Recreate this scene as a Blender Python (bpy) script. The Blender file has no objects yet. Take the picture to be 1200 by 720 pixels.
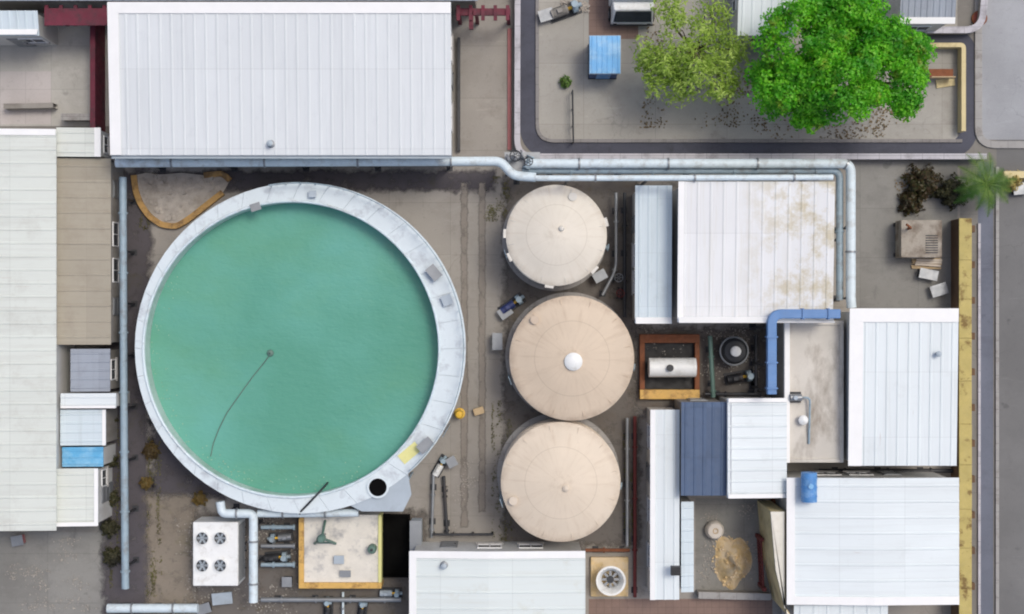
import bpy, math, random
import numpy as np
from mathutils import Vector, Matrix
random.seed(7); rng = np.random.default_rng(11)
SC = bpy.context.scene; COL = SC.collection
H = 78.0; S = 0.05; PI = math.pi

# ---------------------------------------------------------------- helpers
def P(px, py, z=0.0):
    k = (H - z) / H
    return Vector(((px - 600) * S * k, (360 - py) * S * k, z))
def R(a, b, c, d, z=0.0):
    p, q = P(a, d, z), P(c, b, z)
    return p.x, p.y, q.x, q.y
def L(px, z=0.0): return px * S * (H - z) / H

def lin(c):
    c /= 255.0
    return c / 12.92 if c <= .04045 else ((c + .055) / 1.055) ** 2.4
def C(r, g, b, k=1.0): return (min(lin(r) * k, .86), min(lin(g) * k, .86), min(lin(b) * k, .86))

class MB:
    def __init__(s): s.v = []; s.f = []; s.sm = []
    def add(s, vs, fs, smooth=False):
        o = len(s.v); s.v += [tuple(p) for p in vs]
        s.f += [tuple(i + o for i in q) for q in fs]; s.sm += [smooth] * len(fs)
        return s
    def box(s, x0, y0, z0, x1, y1, z1):
        v = [(x0,y0,z0),(x1,y0,z0),(x1,y1,z0),(x0,y1,z0),(x0,y0,z1),(x1,y0,z1),(x1,y1,z1),(x0,y1,z1)]
        return s.add(v, [(3,2,1,0),(4,5,6,7),(0,1,5,4),(1,2,6,5),(2,3,7,6),(3,0,4,7)])
    def cbox(s, c, size, rz=0.0, tilt=0.0):
        m = Matrix.Translation(c) @ Matrix.Rotation(rz, 4, 'Z') @ Matrix.Rotation(tilt, 4, 'Y')
        a, b, d = size[0]/2, size[1]/2, size[2]/2
        v = [m @ Vector(p) for p in [(-a,-b,-d),(a,-b,-d),(a,b,-d),(-a,b,-d),(-a,-b,d),(a,-b,d),(a,b,d),(-a,b,d)]]
        return s.add(v, [(3,2,1,0),(4,5,6,7),(0,1,5,4),(1,2,6,5),(2,3,7,6),(3,0,4,7)])
    def prism(s, poly, z0, z1):
        n = len(poly)
        v = [(p[0],p[1],z0) for p in poly] + [(p[0],p[1],z1) for p in poly]
        f = [tuple(range(n-1,-1,-1)), tuple(range(n, 2*n))] + [(i,(i+1)%n,n+(i+1)%n,n+i) for i in range(n)]
        return s.add(v, f)
    def tube(s, pts, r, n=14, r1=None):
        pts = [Vector(p) for p in pts]; m = len(pts); rr = [r + ((r1 if r1 is not None else r) - r) * i / max(1, m-1) for i in range(m)]
        t = [(pts[min(i+1,m-1)] - pts[max(i-1,0)]).normalized() for i in range(m)]
        u = t[0].orthogonal().normalized(); v = []; f = []
        for i in range(m):
            u = (u - t[i] * u.dot(t[i])).normalized(); w = t[i].cross(u)
            for k in range(n):
                a = 2*PI*k/n; v.append(pts[i] + (u*math.cos(a) + w*math.sin(a)) * rr[i])
        for i in range(m-1):
            for k in range(n): f.append((i*n+k, i*n+(k+1)%n, (i+1)*n+(k+1)%n, (i+1)*n+k))
        s.add(v, f, True)
        s.add([v[k] for k in range(n)], [tuple(range(n-1,-1,-1))]); s.add([v[(m-1)*n+k] for k in range(n)], [tuple(range(n))])
        return s
    def lathe(s, prof, cx=0, cy=0, n=48, closed=False, smooth=True):
        m = len(prof); v = []; f = []
        for r, z in prof:
            for k in range(n):
                a = 2*PI*k/n; v.append((cx + r*math.cos(a), cy + r*math.sin(a), z))
        for i in range(m if closed else m-1):
            j = (i+1) % m
            for k in range(n): f.append((i*n+k, i*n+(k+1)%n, j*n+(k+1)%n, j*n+k))
        s.add(v, f, smooth)
        if not closed:
            if prof[0][0] > 1e-6: s.add(v[:n], [tuple(range(n-1,-1,-1))])
            if prof[-1][0] > 1e-6: s.add(v[(m-1)*n:], [tuple(range(n))])
        return s
    def cyl(s, cx, cy, z0, z1, r, n=24, r1=None): return s.lathe([(r,z0),(r if r1 is None else r1,z1)], cx, cy, n)
    def torus(s, c, R_, r, n=32, m=8):
        return s.lathe([(R_ + r*math.cos(2*PI*i/m), c[2] + r*math.sin(2*PI*i/m)) for i in range(m)], c[0], c[1], n, True)
    def build(s, name, mat, parent=None, bevel=0.0):
        off = Vector((0,0,0)); q = parent
        while q is not None: off += q.location; q = q.parent
        me = bpy.data.meshes.new(name)
        me.from_pydata([(p[0]-off.x, p[1]-off.y, p[2]-off.z) for p in s.v], [], s.f)
        me.polygons.foreach_set('use_smooth', s.sm)
        me.validate(); me.update(); me.materials.append(mat)
        o = bpy.data.objects.new(name, me); COL.objects.link(o)
        if any(s.sm):
            try: me.set_sharp_from_angle(angle=math.radians(38))
            except Exception: pass
        if parent is not None: o.parent = parent
        if bevel:
            b = o.modifiers.new('bevel', 'BEVEL'); b.width = bevel; b.segments = 2; b.limit_method = 'ANGLE'; b.angle_limit = math.radians(40)
        return o

def tag(o, label, cat, group=None):
    o['label'] = label; o['category'] = cat
    if group: o['group'] = group
    return o
def thing(name, label, cat, loc, group=None):
    o = bpy.data.objects.new(name, None); COL.objects.link(o); o.empty_display_size = .3
    o.location = (loc[0], loc[1], loc[2] if len(loc) > 2 else 0)
    return tag(o, label, cat, group)
def struct(o, kind='structure'): o['kind'] = kind; return o
def copy_tree(o, parent=None):
    c = o.copy(); COL.objects.link(c); c.parent = parent
    for ch in list(o.children): copy_tree(ch, c)
    return c
def dup(o, loc, label, rz=0.0):
    c = copy_tree(o); c.location = loc; c.rotation_euler = (0,0,rz); c['label'] = label; return c

def fillet(pts, rad=.5, n=6):
    pts = [Vector(p) for p in pts]; out = [pts[0]]
    for i in range(1, len(pts)-1):
        a, b, c = pts[i-1], pts[i], pts[i+1]; d1 = (a-b); d2 = (c-b)
        r = min(rad, d1.length*.48, d2.length*.48); p = b + d1.normalized()*r; q = b + d2.normalized()*r
        for k in range(n+1):
            t = k/n; out.append(p*(1-t)**2 + b*2*t*(1-t) + q*t*t)
    return out + [pts[-1]]

# ---------------------------------------------------------------- materials
def nt(name):
    m = bpy.data.materials.new(name); m.use_nodes = True; t = m.node_tree
    return m, t, t.nodes['Principled BSDF']
def node(t, typ, **kw):
    n = t.nodes.new(typ)
    for k, v in kw.items():
        if k in n.inputs: n.inputs[k].default_value = v
        else: setattr(n, k, v)
    return n
def mixc(t, fac, a, b, mode='MIX'):
    n = t.nodes.new('ShaderNodeMix'); n.data_type = 'RGBA'; n.blend_type = mode
    for sock, val in ((n.inputs[0], fac), (n.inputs[6], a), (n.inputs[7], b)):
        if isinstance(val, (int, float)): sock.default_value = val
        elif isinstance(val, tuple): sock.default_value = val + (1,) if len(val) == 3 else val
        else: t.links.new(val, sock)
    return n.outputs[2]
def ramp(t, src, a, b, lo=0.0, hi=1.0):
    n = t.nodes.new('ShaderNodeMapRange'); n.inputs[1].default_value = a; n.inputs[2].default_value = b
    n.inputs[3].default_value = lo; n.inputs[4].default_value = hi; t.links.new(src, n.inputs[0]); return n.outputs[0]
def pos(t, scale=(1,1,1)):
    g = t.nodes.new('ShaderNodeNewGeometry'); m = t.nodes.new('ShaderNodeMapping'); m.inputs[3].default_value = scale
    t.links.new(g.outputs['Position'], m.inputs[0]); return m.outputs[0]
def noise(t, sc, scale=(1,1,1), detail=4, rough=.55):
    n = node(t, 'ShaderNodeTexNoise', Scale=sc, Detail=detail, Roughness=rough); t.links.new(pos(t, scale), n.inputs['Vector']); return n.outputs[0]

def math_(t, op, a, b=None):
    n = t.nodes.new('ShaderNodeMath'); n.operation = op
    for i, v in enumerate((a, b)):
        if v is None: continue
        if isinstance(v, (int, float)): n.inputs[i].default_value = v
        else: t.links.new(v, n.inputs[i])
    return n.outputs[0]
def M(name, col, rough=.6, metal=0.0, var=.12, sc=1.2, dirt=None, dirt_at=(.55,.75), dsc=.6, dscale=(1,1,1), dmax=.7, bump=.15, bsc=25, streak=None, joint=0):
    m, t, b = nt(name)
    lo = tuple(c*(1-var) for c in col); hi = tuple(min(c*(1+var*.6), .88) for c in col)
    c = mixc(t, ramp(t, noise(t, sc, detail=6), .3, .7), lo, hi)
    c = mixc(t, ramp(t, noise(t, 14, detail=2), .3, .7, 0, .35), c, tuple(x*(1-var*1.4) for x in col))
    if streak:
        ax, amt, scol = streak
        scl = (.18, 2.6, 1) if ax == 'x' else (2.6, .18, 1)
        c = mixc(t, ramp(t, noise(t, 1.0, scl, 5, .7), .45, .8, 0, amt), c, scol)
    if dirt:
        n1 = noise(t, dsc, dscale, 7, .65)
        c = mixc(t, ramp(t, n1, dirt_at[0], dirt_at[1], 0, dmax), c, dirt)
    if joint:
        sx = t.nodes.new('ShaderNodeSeparateXYZ'); t.links.new(pos(t), sx.inputs[0])
        for o_ in (0, 1): c = mixc(t, math_(t, 'MULTIPLY', math_(t, 'LESS_THAN', math_(t, 'FRACT', math_(t, 'DIVIDE', sx.outputs[o_], joint)), .03), .55), c, tuple(x*.4 for x in col))
    t.links.new(c, b.inputs['Base Color']); b.inputs['Metallic'].default_value = metal
    t.links.new(ramp(t, noise(t, 3, detail=5), .3, .7, max(.05, rough-.1), min(1, rough+.12)), b.inputs['Roughness'])
    if bump:
        bp = node(t, 'ShaderNodeBump', Strength=bump, Distance=.02); t.links.new(noise(t, bsc, detail=4), bp.inputs['Height']); t.links.new(bp.outputs[0], b.inputs['Normal'])
    return m

def M_ground(name, col, stain, dark, slab=0.0, stain_amt=.7, crack=.5, moss=None, grain=.25, offs=0.0):
    m, t, b = nt(name)
    c = mixc(t, ramp(t, noise(t, .16, detail=6), .35, .65), tuple(x*.88 for x in col), tuple(x*1.12 for x in col))
    c = mixc(t, ramp(t, noise(t, .45, (1,1.3,1), 8, .7), .5, .72, 0, stain_amt), c, stain)
    c = mixc(t, ramp(t, noise(t, .9, (1.4,.8,1), 8, .72), .57, .75, 0, stain_amt*.8), c, dark)
    if moss: c = mixc(t, ramp(t, noise(t, .35, (.8,1,1), 9, .75), .56, .68, 0, .7), c, moss)
    c = mixc(t, ramp(t, noise(t, 2.6, detail=7, rough=.75), .58, .66, 0, .4), c, tuple(x*.62 for x in col))
    c = mixc(t, ramp(t, noise(t, 1.7, (.25,1.6,1), 7, .7), .6, .68, 0, .35), c, tuple(min(.6, x*1.35) for x in col))
    c = mixc(t, ramp(t, noise(t, .75, (1,1,1), 3, .5), .7, .74, 0, .5), c, tuple(x*.45 for x in col))
    c = mixc(t, ramp(t, noise(t, 22, detail=3, rough=.7), .3, .7, 0, grain), c, tuple(x*.55 for x in col))
    c = mixc(t, ramp(t, noise(t, 9, detail=3, rough=.8), .62, .78, 0, grain*1.6), c, tuple(min(.7, x*1.7) for x in col))
    if crack:
        v = node(t, 'ShaderNodeTexVoronoi', feature='DISTANCE_TO_EDGE', Scale=.33)
        add = t.nodes.new('ShaderNodeVectorMath'); add.operation = 'ADD'; nn = node(t, 'ShaderNodeTexNoise', Scale=1.3, Detail=4)
        p = pos(t); t.links.new(p, nn.inputs['Vector']); t.links.new(p, add.inputs[0]); t.links.new(nn.outputs[1], add.inputs[1]); t.links.new(add.outputs[0], v.inputs['Vector'])
        mm = t.nodes.new('ShaderNodeMath'); mm.operation = 'MULTIPLY'; t.links.new(ramp(t, v.outputs[0], .002, .012, crack, 0), mm.inputs[0]); t.links.new(ramp(t, noise(t, .22, detail=3), .52, .62), mm.inputs[1])
        c = mixc(t, mm.outputs[0], c, tuple(x*.5 for x in col))
    if slab:
        br = node(t, 'ShaderNodeTexBrick', offset=0.0, Scale=1.0); br.inputs['Mortar Size'].default_value = .014; br.inputs['Brick Width'].default_value = slab; br.inputs['Row Height'].default_value = slab*.85
        br.inputs['Color1'].default_value = (1,1,1,1); br.inputs['Color2'].default_value = (.93,.93,.93,1); br.inputs['Mortar'].default_value = (.74,.74,.74,1)
        t.links.new(pos(t), br.inputs['Vector']); c = mixc(t, 1.0, c, br.outputs[0], 'MULTIPLY')
    t.links.new(c, b.inputs['Base Color']); b.inputs['Roughness'].default_value = .9
    bp = node(t, 'ShaderNodeBump', Strength=.35, Distance=.03); t.links.new(noise(t, 18, detail=5), bp.inputs['Height']); t.links.new(bp.outputs[0], b.inputs['Normal'])
    return m

def M_leaf(name, a, b_, c_, patch=None):
    m, t, b = nt(name)
    g = t.nodes.new('ShaderNodeNewGeometry')
    c = mixc(t, g.outputs['Random Per Island'], a, b_)
    c = mixc(t, ramp(t, noise(t, .75, detail=4), .42, .66), c, c_)
    if patch: c = mixc(t, ramp(t, noise(t, .9, (1.1,.9,1.3), 5, .6), .58, .7, 0, .75), c, patch)
    t.links.new(c, b.inputs['Base Color']); b.inputs['Roughness'].default_value = .5
    tr = t.nodes.new('ShaderNodeBsdfTranslucent'); t.links.new(c, tr.inputs[0]); mx = t.nodes.new('ShaderNodeMixShader'); mx.inputs[0].default_value = .42
    t.links.new(b.outputs[0], mx.inputs[1]); t.links.new(tr.outputs[0], mx.inputs[2]); t.links.new(mx.outputs[0], t.nodes['Material Output'].inputs[0])
    return m

def M_roof(name, col, axis, su=1.05, sv=3.4, rough=.5, tint=.06, rust=.5, grime=(.52,.78), gcol=C(150,146,138), gmax=.45, streak=.4, xm=None):
    m, t, b = nt(name)
    p = pos(t); sx = t.nodes.new('ShaderNodeSeparateXYZ'); t.links.new(p, sx.inputs[0])
    u, v = (sx.outputs[1], sx.outputs[0]) if axis == 'x' else (sx.outputs[0], sx.outputs[1])
    iu = math_(t, 'FLOOR', math_(t, 'DIVIDE', u, su)); 
    wn = node(t, 'ShaderNodeTexWhiteNoise', noise_dimensions='1D'); t.links.new(iu, wn.inputs['W'])
    vv = math_(t, 'DIVIDE', v, sv); iv = math_(t, 'FLOOR', vv)
    cx = t.nodes.new('ShaderNodeCombineXYZ'); t.links.new(iu, cx.inputs[0]); t.links.new(iv, cx.inputs[1])
    w2 = node(t, 'ShaderNodeTexWhiteNoise', noise_dimensions='2D'); t.links.new(cx.outputs[0], w2.inputs['Vector'])
    c = mixc(t, w2.outputs[0], tuple(x*(1-tint) for x in col), tuple(min(.86, x*(1+tint*.6)) for x in col))
    c = mixc(t, ramp(t, noise(t, .5, detail=6), .3, .7, 0, .5), c, tuple(x*(1-tint*1.2) for x in col))
    scl = (.16, 3.2, 1) if axis == 'x' else (3.2, .16, 1)
    c = mixc(t, ramp(t, noise(t, 1.0, scl, 6, .75), .5, .8, 0, streak), c, gcol)
    gm = ramp(t, noise(t, .55, (1,1,1), 8, .72), grime[0], grime[1], 0, gmax)
    if xm: gm = math_(t, 'MULTIPLY', gm, ramp(t, sx.outputs[0], xm[0], xm[1]))
    c = mixc(t, gm, c, gcol)
    fv = math_(t, 'FRACT', vv)
    lap = math_(t, 'LESS_THAN', fv, .014); c = mixc(t, math_(t, 'MULTIPLY', lap, .16), c, tuple(x*.5 for x in col))
    rs = (.5, 4.5, 1) if axis == 'x' else (4.5, .5, 1)
    rm = math_(t, 'MULTIPLY', ramp(t, noise(t, 1.0, rs, 6, .7), .63, .74), ramp(t, noise(t, .3, detail=3), .5, .62, 0, rust))
    c = mixc(t, rm, c, C(150,108,72))
    c = mixc(t, ramp(t, noise(t, 5.5, detail=5, rough=.8), .66, .74, 0, .45), c, tuple(x*.62 for x in col))
    t.links.new(c, b.inputs['Base Color']); t.links.new(ramp(t, noise(t, 3, detail=5), .3, .7, rough-.12, rough+.15), b.inputs['Roughness'])
    bp = node(t, 'ShaderNodeBump', Strength=.12, Distance=.03); t.links.new(noise(t, 1.6, detail=5), bp.inputs['Height']); t.links.new(bp.outputs[0], b.inputs['Normal'])
    return m
def M_lid(name, col, dark, R_):
    m, t, b = nt(name); tc = t.nodes.new('ShaderNodeTexCoord'); sx = t.nodes.new('ShaderNodeSeparateXYZ'); t.links.new(tc.outputs['Object'], sx.inputs[0])
    r = math_(t, 'SQRT', math_(t, 'ADD', math_(t, 'MULTIPLY', sx.outputs[0], sx.outputs[0]), math_(t, 'MULTIPLY', sx.outputs[1], sx.outputs[1])))
    nv = t.nodes.new('ShaderNodeVectorMath'); nv.operation = 'NORMALIZE'; cx = t.nodes.new('ShaderNodeCombineXYZ'); t.links.new(sx.outputs[0], cx.inputs[0]); t.links.new(sx.outputs[1], cx.inputs[1]); t.links.new(cx.outputs[0], nv.inputs[0])
    ad = t.nodes.new('ShaderNodeVectorMath'); ad.operation = 'MULTIPLY_ADD'; ad.inputs[1].default_value = (5,5,0); t.links.new(nv.outputs[0], ad.inputs[0])
    c2 = t.nodes.new('ShaderNodeCombineXYZ'); t.links.new(math_(t, 'MULTIPLY', r, .35), c2.inputs[2]); t.links.new(c2.outputs[0], ad.inputs[2])
    ns = node(t, 'ShaderNodeTexNoise', Scale=1.6, Detail=7, Roughness=.7); t.links.new(ad.outputs[0], ns.inputs['Vector'])
    c = mixc(t, ramp(t, noise(t, .7, detail=6), .3, .7), tuple(x*.95 for x in col), tuple(min(.86, x*1.04) for x in col))
    c = mixc(t, ramp(t, ns.outputs[0], .5, .75, 0, .5), c, dark)
    c = mixc(t, math_(t, 'MULTIPLY', ramp(t, r, R_*.86, R_*.97), ramp(t, noise(t, 1.4, detail=6, rough=.7), .4, .65, 0, .6)), c, tuple(x*.8 for x in dark))
    c = mixc(t, math_(t, 'MULTIPLY', ramp(t, r, R_*.3, R_*.12), ramp(t, noise(t, 2.2, detail=6, rough=.7), .45, .65, 0, .45)), c, tuple(x*.85 for x in dark))
    c = mixc(t, ramp(t, noise(t, 5, detail=5, rough=.8), .63, .72, 0, .5), c, tuple(x*.72 for x in dark))
    ringm = math_(t, 'LESS_THAN', math_(t, 'ABSOLUTE', math_(t, 'SUBTRACT', r, R_*.6)), .018); c = mixc(t, math_(t, 'MULTIPLY', ringm, .35), c, tuple(x*.7 for x in dark))
    t.links.new(c, b.inputs['Base Color']); b.inputs['Roughness'].default_value = .6
    return m
GREY = C(120,118,116)
m_roof_big = M_roof('white_sheet_big', C(213,218,221), 'y', 1.24, 4.3, .45, .045, .25, (.58,.85), C(168,174,180), .35, .3)
m_roof_left = M_roof('white_sheet_left', C(211,216,210), 'x', 1.5, 4.0, .5, .05, .45, (.52,.78), C(168,164,156), .5, .4)
m_roof_white = M_roof('white_sheet', C(219,227,230), 'y', 1.2, 3.6, .45, .05, .35, (.58,.82), C(182,186,186), .4, .3)
m_roof_white_x = M_roof('white_sheet_across', C(220,228,231), 'x', 1.2, 3.6, .45, .05, .35, (.58,.82), C(182,186,186), .4, .3)
m_roof_stain = M_roof('white_sheet_stained', C(222,224,226), 'y', .9, 4.0, .5, .05, .35, (.46,.6), C(180,166,126), .7, .3, (12.2, 15.2))
m_roof_blue = M_roof('pale_blue_sheet', C(204,217,224), 'y', .9, 3.0, .5, .05, .4, (.55,.8), C(156,168,168), .45, .4)
m_roof_slate = M_roof('slate_blue_sheet', C(78,97,126), 'y', .9, 2.8, .55, .12, .3, (.5,.75), C(58,70,90), .5, .4)
m_roof_tan = M_roof('tan_sheet', C(165,158,143), 'x', 1.8, 1.6, .75, .09, .5, (.5,.75), C(136,126,112), .5, .45)
m_roof_steel = M_roof('steel_blue_sheet', C(150,158,170), 'y', .9, 2.6, .5, .1, .5, (.5,.75), C(116,118,124), .5, .4)
m_conc_roof = M('dirty_concrete_roof', C(210,205,196), .85, var=.12, sc=.7, dirt=C(126,114,100), dirt_at=(.5,.7), dsc=.35, dscale=(1.6,.7,1), dmax=.8, bump=.3)
m_cap = M('white_trim', C(238,242,248), .45, var=.04, dirt=C(190,190,190), dirt_at=(.6,.85), dmax=.4, bump=0)
m_gutter = M('grey_blue_gutter', C(172,184,194), .5, var=.1, dirt=C(110,114,116), dmax=.5, bump=0)
m_wall_w = M('white_wall', C(205,205,202), .8, var=.08, dirt=C(130,124,114), dirt_at=(.5,.75), dmax=.5, dscale=(1,1,.3))
m_wall_g = M('grey_wall', C(150,146,140), .85, var=.12, dirt=C(92,86,78), dirt_at=(.48,.72), dmax=.6, dscale=(1,1,.3))
m_wall_c = M('cream_wall', C(214,198,152), .8, var=.1, dirt=C(120,102,70), dirt_at=(.5,.7), dmax=.7)
m_yellow_wall = M('yellow_coping', C(188,172,108), .8, var=.14, sc=1.6, dirt=C(110,84,46), dirt_at=(.55,.66), dsc=1.3, dmax=.85, bump=.3)
m_brickred = M('brick_dark', C(110,86,66), .9, var=.25, sc=3, dirt=C(52,44,40))
m_coping = M('lavender_coping', C(190,188,194), .8, var=.12, dirt=C(120,116,118), dirt_at=(.5,.7), dsc=1.1, dmax=.7, bump=.3, joint=1.25)
m_kerb = M('kerb_concrete', C(164,162,160), .85, var=.14, dirt=C(108,102,96), dirt_at=(.5,.7), dsc=1.2, dmax=.75, bump=.3, joint=1.0)
m_ashykerb = M('grey_kerb', C(140,137,136), .85, var=.14, dirt=C(100,96,94), dirt_at=(.5,.7), dsc=1.2, dmax=.75, bump=.3, joint=1.0)
m_pipe_w = M('white_pipe', C(212,226,233), .5, var=.1, sc=2.5, dirt=C(146,140,130), dirt_at=(.5,.72), dsc=1.4, dmax=.6, bump=.1)
m_pipe_g = M('grey_blue_pipe', C(150,170,182), .5, var=.14, sc=2.5, dirt=C(112,104,96), dirt_at=(.5,.7), dsc=1.5, dmax=.7, bump=.1)
m_pipe_b = M('blue_duct', C(88,132,186), .45, var=.12, dirt=C(80,108,150), dmax=.6, streak=('x', .3, C(140,164,196)), bump=0)
m_steel = M('galvanised', C(150,154,158), .45, .5, var=.15, dirt=C(98,92,86), dmax=.5, bump=0)
m_dsteel = M('dark_steel', C(58,60,64), .55, .2, var=.2, dirt=C(96,74,56), dmax=.5, bump=0)
m_black = M('black_rubber', (.012,.012,.013), .6, var=.3, bump=0)
m_pit = M('pit_black', (.006,.006,.006), .98, var=.3, bump=0); m_pit.node_tree.nodes['Principled BSDF'].inputs['Specular IOR Level'].default_value = .02
m_rust = M('rusty_steel', C(136,84,56), .8, .1, var=.25, sc=4, dirt=C(74,50,40), dmax=.7)
m_orange = M('orange_paint', C(214,172,94), .55, var=.12, sc=3, dirt=C(120,84,48), dirt_at=(.52,.68), dsc=1.6, dmax=.8)
m_yellow = M('yellow_paint', C(222,178,52), .5, var=.1, dirt=C(130,100,40), dmax=.5)
m_palyel = M('pale_yellow_plate', C(226,222,150), .55, var=.1, dirt=C(150,144,110), dmax=.5)
m_maroon = M('maroon_paint', C(108,34,54), .65, var=.25, dirt=C(66,38,46), dirt_at=(.48,.66), dsc=1.6, dmax=.85, bump=0)
m_red = M('faded_red_paint', C(172,110,110), .7, var=.15, dirt=C(130,104,100), dmax=.7)
m_dred = M('dark_red_paint', C(112,46,44), .65, var=.2, dirt=C(64,36,34))
m_deck = M('white_deck', C(214,225,230), .6, var=.08, sc=1.0, dirt=C(150,154,162), dirt_at=(.5,.7), dsc=1.0, dmax=.7, bump=.1)
m_tankwall = M('pale_tank_wall', C(188,200,206), .6, var=.1, dirt=C(120,124,126), dscale=(1,1,.25), dmax=.6)
m_liner = M('pale_green_liner', C(196,214,208), .6, var=.08, dirt=C(110,150,128), dirt_at=(.45,.7), dscale=(1,1,.4), dmax=.6)
m_t1 = M('cream_white_tank', C(217,213,204), .55, var=.09, sc=.8, dirt=C(200,188,172), dirt_at=(.55,.8), dmax=.5, bump=.06)
m_t2 = M('beige_tank', C(201,183,163), .55, var=.09, sc=.7, dirt=C(186,164,142), dirt_at=(.52,.78), dmax=.6, bump=.06)
m_t3 = M('pale_beige_tank', C(212,199,182), .55, var=.09, sc=.7, dirt=C(190,172,152), dirt_at=(.52,.78), dmax=.6, bump=.06)
m_white = M('white_enamel', C(234,236,235), .45, var=.07, sc=2, dirt=C(170,164,154), dirt_at=(.52,.72), dsc=1.5, dmax=.55, bump=0)
m_green = M('green_enamel', C(96,126,116), .5, var=.15, dirt=C(60,76,70), bump=0)
m_navy = M('navy_enamel', C(52,64,116), .45, var=.15, dirt=C(120,124,140), dmax=.6, bump=0)
m_skyblue = M('sky_blue_sheet', C(116,180,230), .5, var=.14, dirt=C(160,196,222), dirt_at=(.45,.68), dsc=1.4, dmax=.7, streak=('y',.5,C(88,140,186)), bump=.05)
m_blue = M('blue_sheet', C(96,172,216), .55, var=.16, dirt=C(150,196,222), dirt_at=(.45,.66), dsc=1.6, dmax=.7, streak=('x',.5,C(80,140,180)), bump=.1)
m_bluedk = M('blue_drum', C(80,140,202), .5, var=.18, dirt=C(140,176,212), dirt_at=(.46,.66), dsc=2, dmax=.65, bump=.1)
m_glass = M('window_glass', (.03,.04,.05), .12, var=.3, bump=0)
m_wood = M('timber', C(196,172,136), .8, var=.2, sc=3, dirt=C(120,96,72), dmax=.5)
m_bark = M('bark', C(96,80,64), .95, var=.3, sc=6, dirt=C(60,48,40), bump=.6)
m_ochre = M('ochre_kerb', C(184,146,88), .7, var=.16, sc=3, dirt=C(108,84,56), dirt_at=(.46,.62), dsc=1.8, dmax=.85, bump=.3)
m_sand = M('ochre_sand', C(222,194,144), .95, var=.28, sc=2.2, dirt=C(214,196,168), dirt_at=(.45,.6), dsc=1.2, dmax=.8, bump=.6)
m_stone = M('pale_rubble', C(178,170,160), .9, var=.2, sc=2.5, dirt=C(120,112,100), bump=.6)

m_base = M_ground('ground_mix', C(134,131,126), C(114,110,104), C(94,90,86), 3.2, moss=None)
m_yard = M_ground('yard_concrete', C(158,153,146), C(136,130,122), C(110,104,98), 3.6)
m_pad = M_ground('shade_moss_pad', C(108,103,98), C(98,86,74), C(74,70,68), 0, moss=C(96,86,58))  # dark mossy ground tone, also used for painted shade by the tanks
m_court = M_ground('court_concrete', C(184,182,176), C(160,157,150), C(122,116,108), 3.0)
m_block = M_ground('block_concrete', C(170,167,160), C(150,146,138), C(124,116,110), 4.2)
m_ashy = M_ground('dark_court', C(139,138,134), C(112,110,107), C(84,82,86), 3.4)
m_road = M_ground('asphalt', C(118,118,118), C(104,104,105), C(94,93,96), 0, stain_amt=.5, crack=.35)
m_roadp = M_ground('asphalt_pale', C(162,164,168), C(146,147,152), C(132,132,138), 0, stain_amt=.5, crack=.35)
m_drain = M_ground('drain_bed', C(80,82,94), C(62,63,72), C(52,50,54), 0, stain_amt=.8, crack=0)
m_channel = M_ground('channel_bed', C(112,117,130), C(94,98,110), C(102,99,112), 0, stain_amt=.8, crack=0)
m_brick = M_ground('brick_paving', C(140,118,108), C(128,108,100), C(112,98,94), .45, crack=0)
m_earth = M_ground('dry_earth', C(134,125,113), C(118,107,94), C(98,90,80), 0, moss=C(112,106,70))

# water: turbid, green-teal, with large soft drifts of algae
def water_mat():
    m, t, b = nt('tank_water')
    c = mixc(t, ramp(t, noise(t, .11, (1,1.1,1), 3), .36, .62), C(92,154,134), C(106,170,156))
    c = mixc(t, ramp(t, noise(t, .16, (.7,1.2,1), 6, .6), .45, .7, 0, .6), c, C(100,156,122))
    c = mixc(t, ramp(t, noise(t, 1.1, (1.6,.6,1), 6, .7), .56, .8, 0, .3), c, C(84,152,128))
    c = mixc(t, math_(t, 'MULTIPLY', ramp(t, noise(t, 7, (1,.5,1), 6, .8), .62, .7), ramp(t, noise(t, .3, detail=3), .52, .66, 0, .5)), c, C(150,190,170))
    t.links.new(c, b.inputs['Base Color']); b.inputs['Roughness'].default_value = .1; b.inputs['IOR'].default_value = 1.33
    bp = node(t, 'ShaderNodeBump', Strength=.6, Distance=.06); t.links.new(noise(t, 2.4, (1,1.6,1), 4), bp.inputs['Height']); t.links.new(bp.outputs[0], b.inputs['Normal'])
    return m
m_water = water_mat()

# ---------------------------------------------------------------- ground sheets
lay = [0]
def sheet(name, poly, mat, z):
    mb = MB(); mb.add([(p[0], p[1], z) for p in poly], [tuple(range(len(poly)-1, -1, -1))])
    o = mb.build(name, mat)
    if o.data.polygons[0].normal.z < 0: o.data.flip_normals()
    return struct(o)
def rsheet(name, a, b, c, d, mat, z):
    x0, y0, x1, y1 = R(a, b, c, d); return sheet(name, [(x0,y0),(x0,y1),(x1,y1),(x1,y0)], mat, z)
def feather(m):
    """the colour thins out unevenly towards the sheet's own edge"""
    m = m.copy(); t = m.node_tree; out = t.nodes['Material Output']; b = t.nodes['Principled BSDF']
    a = t.nodes.new('ShaderNodeAttribute'); a.attribute_name = 'cover'
    f = math_(t, 'ADD', a.outputs['Fac'], math_(t, 'MULTIPLY', math_(t, 'SUBTRACT', noise(t, 1.3, detail=8, rough=.7), .5), 2.2))
    mx = t.nodes.new('ShaderNodeMixShader'); tr = t.nodes.new('ShaderNodeBsdfTransparent'); t.links.new(ramp(t, f, .25, .95), mx.inputs[0]); t.links.new(tr.outputs[0], mx.inputs[1]); t.links.new(b.outputs[0], mx.inputs[2]); t.links.new(mx.outputs[0], out.inputs[0])
    return m
fm = {}
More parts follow.
